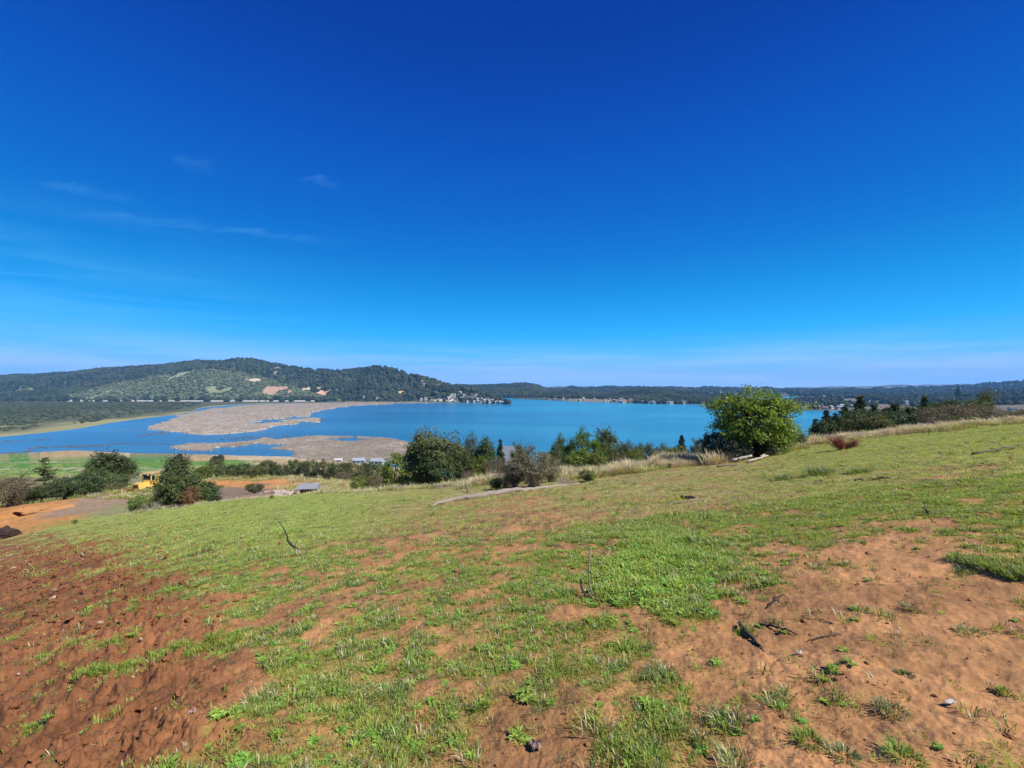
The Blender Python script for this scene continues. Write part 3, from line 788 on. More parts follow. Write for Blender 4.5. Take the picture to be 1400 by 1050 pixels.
east_ridge = [(1040, 553, 1380), (1080, 549, 1500), (1120, 545.2, 1850), (1160, 543.2, 2050), (1200, 541, 2200), (1240, 540, 2400), (1280, 538.5, 2500), (1320, 536, 2600), (1360, 533.5, 2700), (1400, 531, 2800), (1500, 524, 3000), (1800, 515, 3000)]
east = Relief('east_shore_land', east_base, east_ridge, 320, 80, forest_albedo(63, base=(.060, .068, .042), pale=(.15, .12, .085), lvl=.54), 63, rough=0.35, power=0.75)
def range_a_albedo(px, py, X, Y, t):
    c = forest_albedo(73, base=(.065, .08, .05), pale=(.16, .15, .11), lvl=.54)(px, py, X, Y, t)
    m = (1 - sstep(np.abs((px - 1128) + (py - 540) * 1.1), 1.2, 2.0))[..., None]
    return c * (1 - m) + np.array((.34, .30, .22)) * m
range_a = Relief('far_range', [(730, 541), (1000, 541), (1100, 543), (1500, 543), (1800, 543)],
                 [(730, 535, 4300), (770, 531.4, 4600), (850, 530.2, 4700), (960, 531.6, 4700), (1050, 532, 4600), (1110, 534, 4300), (1180, 533, 4200), (1260, 531, 4000), (1330, 527.5, 3900), (1375, 523.5, 3800), (1400, 521, 3700), (1500, 516, 3700), (1800, 505, 3600)],
                 900, 60, range_a_albedo, 73, rough=1.2, wob=4.0)
range_b = Relief('farthest_range', [(560, 535.5), (1800, 535.5)],
                 [(560, 531.5, 7600), (700, 530, 7800), (820, 527.6, 7800), (880, 528.4, 7600), (960, 528.6, 7600), (1060, 530, 7200), (1120, 529, 7000), (1200, 527.3, 7000), (1280, 525.5, 6800), (1340, 524.5, 6600), (1500, 522, 6600), (1800, 518, 6500)],
                 400, 24, forest_albedo(83, base=(.06, .075, .05)), 83, rough=0.6, wob=3.0)

# forests on those slopes
MC_DARK = crown_mat('pine_wood', (0.016, 0.026, 0.018), (0.034, 0.048, 0.028))
MC_OLIVE = crown_mat('broadleaf_wood', (0.032, 0.046, 0.026), (0.062, 0.076, 0.040))
MC_SCRUB = crown_mat('pale_scrub', (0.080, 0.100, 0.055), (0.16, 0.19, 0.105))
MC_REED = leafy('reed_straw', (0.27, 0.225, 0.180), (0.46, 0.390, 0.32), trans=0.1, rnd=.3)
forest_src = source_collection('forest', crown_meshes('forest_crown', MC_DARK, 'spire', 3, 1) + crown_meshes('forest_crown', MC_DARK, 'round', 3, 2) + crown_meshes('forest_crown', MC_OLIVE, 'round', 2, 3))
scrub_src = source_collection('scrub', crown_meshes('scrub_bush', MC_OLIVE, 'scrub', 3, 4) + crown_meshes('scrub_bush', MC_SCRUB, 'scrub', 3, 5))

def wood(name, rel, n, hmin, hmax, bare=None, olive=0.2, seed=0, tmax=1.06, label=None):
    rng = np.random.default_rng(seed); P, px, py = rel.sample(n, rng, tmax)
    keep = P[:, 2] > WATER + 0.5
    if bare is not None: keep &= ~bare(px, py, P)
    P = P[keep]; k = len(P)
    h = rng.uniform(hmin, hmax, k) * (0.75 + 0.5 * fbm(P[:, 0] * .01, P[:, 1] * .01, 3, seed))
    wd = h * rng.uniform(0.75, 1.25, k)
    v = np.where(fbm(P[:, 0] * .004, P[:, 1] * .004, 3, seed + 5) + rng.normal(0, .12, k) > 0.62 - olive * .4, rng.integers(6, 8, k), rng.integers(0, 6, k))
    P[:, 2] -= 0.12 * h
    return scatter(name, P, np.stack([wd, wd, h], -1), v, forest_src, label=label, seed=seed)

_CL = [(60, 547.8), (110, 536), (130, 530), (180, 520), (230, 512), (262, 507), (285, 504.5), (320, 509), (360, 516), (400, 529), (440, 541), (470, 547.8)]
def in_cleared(px, py, P): return (px > 95) & (px < 452) & (py > np.interp(px, [q[0] for q in _CL], [q[1] for q in _CL]) + 1.0 + (fbm(P[..., 0] * .02, P[..., 1] * .02, 3, 8) - .5) * 6)
PATCH = [(44, 534, 9, 3), (25, 538, 8, 2), (375, 533, 16, 6), (392, 537, 9, 4), (420, 533, 8, 4), (440, 530, 20, 2.5), (440, 540, 13, 5), (548, 536.5, 10, 2), (344, 518, 6, 3), (600, 547, 22, 2.5), (294, 499, 8, 2), (380, 505, 12, 3)]
def hill_bare(px, py, P):
    m = np.zeros(len(px), bool)
    for cx, cy, rx, ry in PATCH: m |= np.hypot((px - cx) / rx, (py - cy) / ry) < 0.75 + 1.2 * (fbm(P[:, 0] * .03, P[:, 1] * .03, 3, 3) - .5)
    sparse = ((px > 350) & (px < 560) & (py > 524)) & (np.random.default_rng(1).uniform(size=len(px)) < 0.45)
    hs = ((px > 606) & (px < 690) & (py > 537)) & (np.random.default_rng(2).uniform(size=len(px)) < 0.64)
    return m | sparse | hs | (in_cleared(px, py, P) & (np.random.default_rng(4).uniform(size=len(px)) < .93))
scrubland_hill = True
wood('hill_forest', hill, 26000, 11, 17, hill_bare, 0.15, 1, label='dark wood covering the big hill on the far left shore')
wood('north_shore_forest', range_north, 9000, 13, 19, None, 0.1, 2)
wood('town_hill_forest', town_hill, 14000, 8, 12, lambda px, py, P: (py > np.interp(px, [740, 800, 850, 900, 1000], [543.5, 545, 546.5, 547.5, 548.5])) & (np.random.default_rng(3).uniform(size=len(px)) < .55), 0.1, 3)
wood('east_shore_forest', east, 16000, 9, 14, lambda px, py, P: fbm(P[:, 0] * .004, P[:, 1] * .004, 4, 63) > .57, 0.4, 4)
wood('far_range_forest', range_a, 7000, 16, 24, lambda px, py, P: np.abs((px - 1128) + (py - 540) * 1.1) < 2.2, 0.1, 5)

def scrubland(name, rel, n, hmin, hmax, pick, seed, keepf=None, tmax=1.0, label=None):
    rng = np.random.default_rng(seed); P, px, py = rel.sample(n, rng, tmax)
    keep = P[:, 2] > WATER - 0.2
    if keepf is not None: keep &= keepf(px, py, P, rng)
    P = P[keep]; k = len(P); h = rng.uniform(hmin, hmax, k); wd = h * rng.uniform(1.3, 2.4, k)
    return scatter(name, P, np.stack([wd, wd, h], -1), rng.integers(pick[0], pick[1], k), scrub_src, label=label, seed=seed)
scrubland('cleared_hill_scrub', cleared, 9000, 3, 7, (1, 6), 11, lambda px, py, P, r: (fbm(P[:, 0] * .012, P[:, 1] * .012, 3, 8) > .30) & (ell(px, py, 346, 519, 12, 2.2, P[:, 0], P[:, 1], 3)[..., 0] < .5) & (ell(px, py, 375, 534, 18, 4.5, P[:, 0], P[:, 1], 4)[..., 0] < .5))
scrubland('cleared_hill_scrub', hill, 15000, 3, 7, (2, 6), 14, lambda px, py, P, r: in_cleared(px, py, P) & (fbm(P[:, 0] * .012, P[:, 1] * .012, 3, 8) > .30) & (ell(px, py, 346, 519, 12, 2.2, P[:, 0], P[:, 1], 3)[..., 0] < .5) & (ell(px, py, 375, 534, 18, 4.5, P[:, 0], P[:, 1], 4)[..., 0] < .5))
# marsh scrub: rows of bushes between the water and the road
def edge_ok(px, py, P, r):
    e = np.interp(px, [b[0] for b in marsh_base], [b[1] for b in marsh_base])
    return (py < e - 4.5 - 4 * fbm(P[:, 0] * .01, P[:, 1] * .01, 3, 5)) & (py > 549.6) | (r.uniform(size=len(px)) < .0)
scrubland('marsh_scrub', marsh, 18000, 2.0, 4.5, (0, 3), 12, edge_ok)
# belt of trees at the foot of the hills
rng = np.random.default_rng(5); n = 900
px = rng.uniform(-400, 600, n); py = rng.uniform(547.6, 548.3, n) + np.where(rng.uniform(size=n) < .12, 1.4, 0)
Y = WY(py); P = np.stack([(px - CX) / F * Y, Y, np.full(n, WATER - 0.5)], -1)
hh = rng.uniform(8, 20, n) * np.where(px > 470, .6, 1)
scatter('foothill_tree_belt', P, np.stack([hh * 1.1, hh * 1.1, hh], -1), rng.integers(0, 8, n), forest_src, seed=6)
# pale strip: the causeway road seen between the trees
def build_road():
    m = simple('pale_gravel_road', (0.40, 0.37, 0.34), .9, var=.1, scale=.01)
    xs = np.linspace(60, 430, 60); V = []
    for x in xs:
        for py, dz in ((549.2, 0.5), (549.0, 4.0), (548.6, 4.0), (548.5, 0.4)):
            Y = WY(py); V.append(((x - CX) / F * Y, Y, WATER + dz))
    Q = [(i * 4 + k, i * 4 + 4 + k, i * 4 + 5 + k, i * 4 + 1 + k) for i in range(len(xs) - 1) for k in range(3)]
    link('causeway_road', mesh_np('causeway_road', V, [np.array(Q)], m, [0]), kind='structure')
build_road()

# ------------------------------------------------------------------ reed beds
MAT_REED = simple('dry_reeds', (0.34, 0.29, 0.235), .95, var=.30, scale=.05, bump=0)
MC_SEDGE = leafy('dark_sedge', (0.10, 0.075, 0.05), (0.24, 0.18, 0.12), trans=0.1, rnd=.3)
sedge_src = source_collection('sedge', crown_meshes('sedge_clump', MC_SEDGE, 'reed', 3, 17))
reed_src = source_collection('reed', crown_meshes('reed_clump', MC_REED, 'reed', 4, 7))
def poly_inside(px, py, poly):
    ins = np.zeros(np.shape(px), bool); n = len(poly)
    for i in range(n):
        x0, y0 = poly[i]; x1, y1 = poly[(i + 1) % n]
        c = ((y0 > py) != (y1 > py)) & (px < (x1 - x0) * (py - y0) / (y1 - y0 + 1e-12) + x0); ins ^= c
    return ins
REED_A = [(203, 587), (222, 578), (262, 565), (290, 559), (330, 554.5), (400, 552), (470, 550.6), (560, 550), (600, 551), (545, 552), (495, 554), (462, 557), (440, 561), (420, 566), (424, 570), (440, 573), (438, 577), (412, 575), (400, 580), (378, 583), (350, 588), (318, 593), (290, 594), (262, 592), (238, 591)]
REED_B = [(232, 612), (262, 606), (300, 608), (340, 606), (366, 601), (380, 603), (410, 600), (440, 597.5), (500, 597.5), (540, 601), (556, 606), (562, 614), (556, 622), (540, 629), (470, 632), (425, 631), (404, 626), (402, 616), (372, 613), (330, 613), (285, 616), (250, 615)]
def reeds(name, poly, npts, seed, hs, lo, thr, label):
    rng = np.random.default_rng(seed); xs = [p[0] for p in poly]; ys = [p[1] for p in poly]
    Y0, Y1 = WY(max(ys)), WY(min(ys)); P = []
    # even by area on the water
    pxr = rng.uniform(min(xs), max(xs), npts * 6); Yr = np.sqrt(rng.uniform(Y0 ** 2, Y1 ** 2, npts * 6)); pyr = HY - WATER * F / Yr
    X = (pxr - CX) / F * Yr
    nz = fbm(X * .012, Yr * .012, 4, seed)
    jx = pxr + (fbm(X * .02, Yr * .02, 3, seed + 1) - .5) * 16; jy = pyr + (fbm(X * .02, Yr * .02, 3, seed + 2) - .5) * 5 * (pyr - HY) / 60
    ok = poly_inside(jx, jy, poly) & (nz > thr); k = np.nonzero(ok)[0][:npts]
    P = np.stack([X[k], Yr[k], np.full(len(k), WATER - .1)], -1)
    h = rng.uniform(hs * .7, hs * 1.2, len(k)); w = h * rng.uniform(1.6, 3.2, len(k))
    scatter(name, P, np.stack([w, w, h], -1), rng.integers(0, 4, len(k)), reed_src, label=label, seed=seed)
def reed_mat(name, poly, seed, thr, z0):
    """matted litter the reeds stand in: a low uneven sheet just above the water"""
    xs = [p[0] for p in poly]; ys = [p[1] for p in poly]
    gx = np.linspace(min(xs) - 5, max(xs) + 5, 300); gy = np.linspace(max(ys) + 2, min(ys) - 1, 130)
    PX, PY = np.meshgrid(gx, gy, indexing='ij'); Y = WY(PY); X = (PX - CX) / F * Y
    jx = PX + (fbm(X * .02, Y * .02, 3, seed + 1) - .5) * 16; jy = PY + (fbm(X * .02, Y * .02, 3, seed + 2) - .5) * 5 * (PY - HY) / 60
    ins = poly_inside(jx, jy, poly) & (fbm(X * .012, Y * .012, 4, seed) > thr)
    Z = WATER + np.where(ins, z0 + (fbm(X * .05, Y * .05, 3, seed + 3) - .5) * 1.2, -0.8)
    n, m = PX.shape; i = np.arange(n - 1)[:, None] * m; j = np.arange(m - 1)[None, :]
    Q = np.stack([i + j, i + m + j, i + m + j + 1, i + j + 1], -1).reshape(-1, 4); f = ins.ravel(); Q = Q[f[Q].any(1)]
    use = np.unique(Q); mp = np.zeros(n * m, int); mp[use] = np.arange(len(use))
    V = np.stack([X, Y, Z], -1).reshape(-1, 3)[use]
    o = link(name, mesh_np(name, V, [mp[Q]], MAT_REED, [0]), kind='stuff')
reed_mat('reed_litter', REED_A, 71, 0.30, 1.0); reed_mat('reed_litter', REED_B, 72, 0.40, .8)
reeds('reed_bed', REED_A, 17000, 71, 2.6, 0, 0.30, 'big bed of straw coloured reeds reaching across the lake')
reeds('reed_bed', REED_B, 10000, 72, 2.0, 0, 0.40, 'nearer bed of straw coloured reeds below the shore')
# broken lines of reeds in open water
P = []; rng = np.random.default_rng(9)
for (x0, y0, x1, y1, n, sy) in ((-60, 606, 35, 603, 60, .8), (45, 602, 75, 600.5, 20, .4), (35, 613.5, 95, 610, 60, .8), (92, 611.5, 150, 609, 90, .7), (0, 621, 50, 616, 40, .9), (150, 606.5, 235, 607.5, 60, .5),
                                (190, 596, 232, 591, 60, 1.5), (300, 601, 400, 597, 70, 1.2), (400, 587, 442, 577, 40, .7), (160, 590, 200, 588, 20, .8), (330, 597, 380, 603, 40, 1.0), (415, 575, 444, 573.5, 50, .6)):
    for i in range(n):
        t = rng.uniform(); x = x0 + (x1 - x0) * t; y = y0 + (y1 - y0) * t + rng.normal(0, sy * .6); Y = float(WY(y)); P.append(((x - CX) / F * Y, Y, WATER - .05))
k = len(P); h = rng.uniform(.5, 1.3, k)
scatter('reed_islets', np.array(P), np.stack([h * 2.2, h * 1.6, h], -1), rng.integers(0, 3, k), sedge_src, label='broken rows of reeds standing in the open water', seed=10)
# ------------------------------------------------------------------ houses across the water
MW = [simple('white_render', (0.50, 0.47, 0.43), .8, var=.06, scale=.3), simple('cream_render', (0.58, 0.50, 0.38), .8, var=.08, scale=.3), simple('timber_boards', (0.30, 0.20, 0.13), .8, var=.15, scale=.3), simple('grey_render', (0.45, 0.46, 0.47), .8, var=.08, scale=.3)]
MR = [simple('red_tile_roof', (0.24, 0.12, 0.09), .8, var=.15, scale=.4), simple('grey_sheet_roof', (0.27, 0.29, 0.31), .5, var=.1, scale=.4), simple('dark_slate_roof', (0.09, 0.09, 0.10), .7, var=.15, scale=.4), simple('pale_sheet_roof', (0.46, 0.46, 0.44), .5, var=.08, scale=.4)]
MGLASS, _nt, _b, _o = mat_new('window_glass'); _b.inputs['Base Color'].default_value = (0.03, 0.04, 0.05, 1); _b.inputs['Roughness'].default_value = 0.08
def house_meshes(w, d, h, rh, wall, roof, nwin=3):
    mb = MB(); mb.box((0, 0, h / 2 - 1), (w, d, h + 2))
    mb.add([(-w / 2, -d / 2, h), (-w / 2, d / 2, h), (-w / 2, 0, h + rh), (w / 2, -d / 2, h), (w / 2, d / 2, h), (w / 2, 0, h + rh)], None, [(0, 2, 1), (3, 4, 5)])
    wl = mb.mesh('house_wall', wall, smooth=False)
    o = .5; t = .18; sl = rh / (d / 2)
    mb = MB()
    for s in (-1, 1):
        y0, z0 = s * (d / 2 + o), h - o * sl; V = [(-w / 2 - o, y0, z0 + .05), (w / 2 + o, y0, z0 + .05), (w / 2 + o, 0, h + rh + .05), (-w / 2 - o, 0, h + rh + .05)]
        V += [(x, y, z + t) for x, y, z in V]; mb.add(V, [(0, 3, 2, 1), (4, 5, 6, 7), (0, 1, 5, 4), (1, 2, 6, 5), (2, 3, 7, 6), (3, 0, 4, 7)])
    rf = mb.mesh('house_roof', roof, smooth=False)
    mb = MB().box((0, 0, 0), (w / nwin * .5, .12, h * .38)); wn = mb.mesh('house_window', MGLASS, smooth=False)
    return dict(wall=wl, roof=rf, win=wn, w=w, d=d, h=h, n=nwin)
HT = [house_meshes(11, 8, 5.5, 2.2, MW[0], MR[0]), house_meshes(9, 8, 5.0, 2.6, MW[1], MR[1]), house_meshes(12, 9, 3.4, 2.4, MW[2], MR[2]), house_meshes(8, 8, 6.0, 1.6, MW[0], MR[3], 2), house_meshes(14, 9, 6.5, 2.0, MW[3], MR[1], 4), house_meshes(10, 8, 5, 2.0, MW[0], MR[2])]
HN = ['white house with a red roof', 'cream house with a grey roof', 'brown timber house with a dark roof', 'tall white house with a pale flat-pitched roof', 'long grey house with a grey sheet roof', 'white house with a dark roof']
PENDING = []
def put_house(k, loc, rz, label, group, s=1.0):
    pend = None if isinstance(label, str) else label
    if pend: label = 'house'
    t = HT[k]; e = link('house', None, label=label, cat='house', group=group, loc=loc, rz=rz, scale=(s, s, s))
    link('wall', t['wall'], e); link('roof', t['roof'], e)
    if pend: PENDING.append((pend[0], pend[1], pend[2], e))
    for i in range(t['n']):
        link('window', t['win'], e, loc=((i + .5) / t['n'] * t['w'] - t['w'] / 2, -t['d'] / 2 - .02, t['h'] * .58))
    return e
rng = np.random.default_rng(21)
def zone(px, z):
    for lim, nm in z:
        if px < lim: return nm
    return z[-1][1]
for i in range(64):       # the village on the headland
    px = 612 + 76 * (i + rng.uniform(0, 1)) / 64; lo = np.interp(px, [612, 640, 670, 690], [549.0, 550.6, 551.6, 552.4]); hi = np.interp(px, [612, 628, 645, 665, 690], [541, 537.5, 541, 546, 551.8])
    py = rng.uniform(hi, lo); k = int(rng.choice([0, 1, 2, 3, 3, 5, 5, 1])); p = hill.at(px, py)
    row = 'near the waterline' if py > (lo + hi) / 2 else 'higher among the trees'
    put_house(k, (p[0], p[1], p[2] + .6), rng.uniform(-.7, .7), ('in the headland village', px, k), 'houses of the village on the wooded headland', rng.uniform(.85, 1.3))
for px, py, k, lb in ((578.5, 524.5, 3, 'tall white house alone on the skyline slope above the headland'), (581, 528.5, 1, 'cream house in the wood just below the tall white one on the headland hill'), (599, 529, 0, 'white house with a red roof alone in the wood right of the tall white one'), (576, 548.2, 3, 'white house by the water left of the pale headland beach'), (582, 547.2, 1, 'cream house by the water at the foot of the headland wood'), (516, 545.5, 5, 'white house with a dark roof on the bay shore below the ridge'), (498, 545, 1, 'cream house on the bay shore left of the white one'), (467, 546, 2, 'brown timber house on the bay shore at the foot of the bare slope'), (40, 539, 0, 'white house with a red roof beside the pale quarry at far left'), (22, 540.5, 1, 'cream house left of the pale quarry at far left')):
    p = hill.at(px, py); put_house(k, (p[0], p[1], p[2] + 2.0), 0.2, lb, 'scattered houses on the big wooded hill', 1.15 if py > 530 else 1.5)
for i in range(118):       # the lakeside town
    c = rng.choice([760, 800, 845, 875, 895, 935, 950, 975], p=[.07, .13, .16, .15, .12, .17, .12, .08]); px = float(np.clip(rng.normal(c, 15), 742, 1002))
    lo = np.interp(px, [740, 750, 800, 850, 900, 950, 1000], [546.8, 547.2, 549.2, 551.1, 552.3, 552.9, 553.2]); py = lo - abs(rng.normal(0, 2.6)); k = int(rng.choice([0, 1, 2, 3, 4, 5])); p = town_hill.at(px, py)
    put_house(k, (p[0], p[1], p[2] + .6), rng.uniform(-.6, .6), ('in the lakeside town', px, k), 'houses of the lakeside town across the water', rng.uniform(.7, 1.05))
for i in range(16):
    px = rng.uniform(680, 716); py = np.interp(px, [680, 720], [543.2, 543.8]) - abs(rng.normal(0, .8)); k = int(rng.choice([0, 3, 5, 3])); p = range_north.at(px, py)
    put_house(k, (p[0], p[1], p[2] + 1), rng.uniform(-.5, .5), ('on the farthest shore', px, k), 'houses on the farthest shore', 1.3)
for i, (px, py) in enumerate([(1118, 559.5), (1128, 560.5), (1136, 559), (1150, 557), (1156, 555.5), (1162, 554.5), (1148, 560), (1166, 558), (1195, 560.5), (1203, 563), (1099, 560), (1083, 557), (1384, 563), (1357, 549), (1240, 553), (1305, 549)]):
    k = [3, 0, 1, 3, 5, 0, 4, 1][i % 8]; p = east.at(px, py)
    put_house(k, (p[0], p[1], p[2] + .6), rng.uniform(-.5, .5), ('in the valley at the right' if px > 1220 else 'on the right-hand shore', px, k), 'houses on the right-hand shore', 1.1)

ORD = ['first', 'second', 'third', 'fourth', 'fifth', 'sixth', 'seventh', 'eighth', 'ninth', 'tenth', 'eleventh', 'twelfth', 'thirteenth', 'fourteenth', 'fifteenth', 'sixteenth', 'seventeenth', 'eighteenth', 'nineteenth', 'twentieth', 'twenty-first', 'twenty-second', 'twenty-third', 'twenty-fourth', 'twenty-fifth', 'twenty-sixth', 'twenty-seventh', 'twenty-eighth', 'twenty-ninth', 'thirtieth', 'thirty-first', 'thirty-second', 'thirty-third', 'thirty-fourth']
HS = ['white red-roofed', 'cream grey-roofed', 'brown timber', 'tall white pale-roofed', 'long grey', 'white dark-roofed']
for key in sorted({(p[0], p[2]) for p in PENDING}):
    g_ = sorted([p for p in PENDING if (p[0], p[2]) == key], key=lambda p: p[1])
    for n_, p in enumerate(g_):
        p[3]['label'] = ('the only %s house %s' % (HS[key[1]], key[0])) if len(g_) == 1 else '%s from the left of the %s houses %s' % (ORD[n_], HS[key[1]], key[0])

# ------------------------------------------------------------------ plants
M_BARK = simple('grey_bark', (0.20, 0.15, 0.11), .9, var=.35, scale=6, bump=.6)
M_BARKD = simple('dark_bark', (0.10, 0.075, 0.055), .9, var=.35, scale=6, bump=.6)
M_DRYW = simple('bleached_wood', (0.25, 0.21, 0.175), .85, var=.30, scale=5, bump=.6, use_tint=True)
M_CHAR = simple('charred_wood', (0.048, 0.038, 0.034), .7, var=.5, scale=9, bump=.8)
LEAF = {
    'deep': leafy('deep_green_leaves', (0.035, 0.060, 0.016), (0.105, 0.145, 0.040), .25),
    'olive': leafy('olive_leaves', (0.060, 0.080, 0.022), (0.165, 0.185, 0.058), .28),
    'fresh': leafy('fresh_leaves', (0.070, 0.120, 0.018), (0.200, 0.270, 0.045), .32),
    'fig': leafy('broad_glossy_leaves', (0.075, 0.135, 0.014), (0.270, 0.375, 0.045), .36, rough=.5, spec=.3, rnd=.1),
    'grey': leafy('grey_green_leaves', (0.100, 0.095, 0.050), (0.270, 0.250, 0.140), .22),
    'needle': leafy('conifer_needles', (0.028, 0.052, 0.018), (0.085, 0.125, 0.042), .2, rough=.7),
    'brown': leafy('dull_brown_leaves', (0.080, 0.070, 0.035), (0.210, 0.180, 0.095), .22),
    'rust': leafy('rust_red_leaves', (0.150, 0.055, 0.026), (0.310, 0.140, 0.070), .25),
    'dark': leafy('blackish_leaves', (0.014, 0.022, 0.012), (0.045, 0.058, 0.028), .12),
}
def tri_leaves(mb, C, N, L, W, rng, tint, m=0, up=None):
    """folded diamond leaves: centre C, facing N, length L, width W"""
    n = len(C); N = N / (np.linalg.norm(N, axis=1, keepdims=True) + 1e-9)
    A = rng.normal(size=(n, 3)) if up is None else up + rng.normal(0, .35, (n, 3))
    A -= (A * N).sum(1, keepdims=True) * N; A /= np.linalg.norm(A, axis=1, keepdims=True) + 1e-9
    B = np.cross(N, A); L = np.broadcast_to(L, (n,))[:, None]; W = np.broadcast_to(W, (n,))[:, None]
    f = 0.18
    V = np.stack([C - A * L / 2, C + B * W / 2 + N * W * f, C + A * L / 2 - N * L * .08, C - B * W / 2 + N * W * f], 1).reshape(-1, 3)
    i = np.arange(n)[:, None] * 4
    T = np.concatenate([i + [0, 1, 2], i + [0, 2, 3]]); mb.add(V, None, T, m, np.concatenate([tint, tint]))

def envelope(d, seed, lob=.35):
    """radius of the crown in direction d (uneven outline)"""
    return 1 + lob * 2 * (fbm(np.arctan2(d[:, 1], d[:, 0]) * 1.1 + seed, d[:, 2] * 2.2 + seed * .7, 3, seed) - .5)

def make_broadleaf(name, seed, leaf, W=1.0, base=.10, ntips=170, nleaf=34, ll=.055, lw=.035, limbs=8, bark=None, sig=.05, lob=.35, upright=False, twigr=.004, shell=.45, stems=1, dist=None):
    """unit-high plant: returns (trunk mesh, crown mesh)"""
    rng = np.random.default_rng(seed); wood = MB(); cr = MB(); dist = dist or ('round' if stems == 1 else 'full')
    cz = (1 + base) / 2; hz = (1 - base) / 2
    d = rng.normal(size=(ntips, 3)); d /= np.linalg.norm(d, axis=1, keepdims=True)
    if dist == 'round': d[:, 2] = np.where(d[:, 2] < -.55, -d[:, 2], d[:, 2])
    rad = envelope(d, seed, lob) * rng.uniform(shell, 1, ntips) ** .6 * .92
    tips = d * rad[:, None] * [W / 2, W / 2, hz] + [0, 0, cz]
    tips[:, 2] = np.clip(tips[:, 2], base * .5, 1.02)
    # limbs
    LP = []; ld = rng.normal(size=(limbs, 3)); ld[:, 2] = np.abs(ld[:, 2]) + .25; ld /= np.linalg.norm(ld, axis=1, keepdims=True)
    ends = ld * [W / 2 * .62, W / 2 * .62, hz * .75] + [0, 0, cz]
    if stems == 1:
        top = np.array([rng.normal(0, .03), rng.normal(0, .03), cz + hz * .5])
        tp = np.linspace(0, 1, 7)[:, None] * top; tp[1:-1, :2] += rng.normal(0, .012, (5, 2)); tp[0, 2] = -.05
        wood.tube(tp, np.linspace(.028, .008, 7), 8); LP.append((tp, np.linspace(.026, .008, 7)))
    for e in ends:
        z0 = base * rng.uniform(.6, 1.6) if stems == 1 else -.02
        s0 = np.array([rng.normal(0, .04 * (stems > 1)), rng.normal(0, .04 * (stems > 1)), z0]); mid = s0 * .5 + e * .5 + [0, 0, .06 if not upright else -.02]
        t = np.linspace(0, 1, 8)[:, None]; P = (1 - t) ** 2 * s0 + 2 * t * (1 - t) * mid + t * t * e; P[1:] += rng.normal(0, .008, (7, 3))
        R = np.linspace(.015, .005, 8); wood.tube(P, R, 6); LP.append((P, R))
    nodes = np.concatenate([p for p, _ in LP])
    for q in tips:
        k = np.argmin(((nodes - q) ** 2).sum(1) + (nodes[:, 2] > q[2]) * .05); a = nodes[k]
        mid = (a + q) / 2 + rng.normal(0, .02, 3); wood.tube([a, mid, q], [twigr * 1.2, twigr, twigr * .5], 3, cap=False)
        n = int(nleaf * rng.uniform(.5, 1.4)); t = rng.uniform(.55, 1.08, n)[:, None]
        C = a + (q - a) * t + rng.normal(0, sig, (n, 3)) * [1, 1, .8]
        C[:, 2] = np.maximum(C[:, 2], .01)
        out_ = C - [0, 0, cz - .15]; out_ /= np.linalg.norm(out_, axis=1, keepdims=True) + 1e-6
        N = out_ * .6 + [0, 0, .55] + rng.normal(0, .55, (n, 3))
        tint = np.clip(rng.normal(.5, .22, n) + rng.normal(0, .12), 0, 1)
        tri_leaves(cr, C, N, ll * rng.uniform(.6, 1.3, n), lw * rng.uniform(.7, 1.2, n), rng, tint, up=np.array([0, 0, 1.2]) if upright else None)
    return wood.mesh(name + '_wood', bark or M_BARK), cr.mesh(name + '_crown', leaf, smooth=False)

def make_conifer(name, seed, leaf, W=.5, lev=15, nb=7, droop=.12, dens=16, ll=.055, lean=0.0, ragged=.25):
    rng = np.random.default_rng(seed); wood = MB(); cr = MB()
    wood.tube([(0, 0, -.04), (0.01, 0, .3), (0, .01, .7), (0, 0, 1.0)], [.022, .017, .009, .002], 7)
    for L in range(lev):
        z = .06 + .92 * (L + rng.uniform(-.2, .2)) / lev; r = W / 2 * (1 - z) ** .8 * rng.uniform(1 - ragged, 1 + ragged) + .015
        for b in range(nb):
            a = rng.uniform(0, 6.283); rr = r * rng.uniform(1 - ragged * 1.5, 1.1); e = np.array([math.cos(a) * rr, math.sin(a) * rr, z + rr * .30 - droop * rr * 2])
            s0 = np.array([0, 0, z]); m = (s0 + e) / 2 + [0, 0, .02]; wood.tube([s0, m, e], [.005, .003, .001], 3, cap=False)
            n = max(4, int(dens * rr / W * 4)); t = rng.uniform(.15, 1.08, n)[:, None]; C = s0 + (e - s0) * t + rng.normal(0, .012, (n, 3)) - [0, 0, .006]
            D = (e - s0) / (np.linalg.norm(e - s0) + 1e-6); N = rng.normal(0, .5, (n, 3)) + [0, 0, .9]
            tri_leaves(cr, C, N, ll * rng.uniform(.6, 1.2, n), ll * .35, rng, np.clip(rng.normal(.5, .25, n), 0, 1), up=D[None, :] * 1.0)
    return wood.mesh(name + '_wood', M_BARKD), cr.mesh(name + '_crown', leaf, smooth=False)

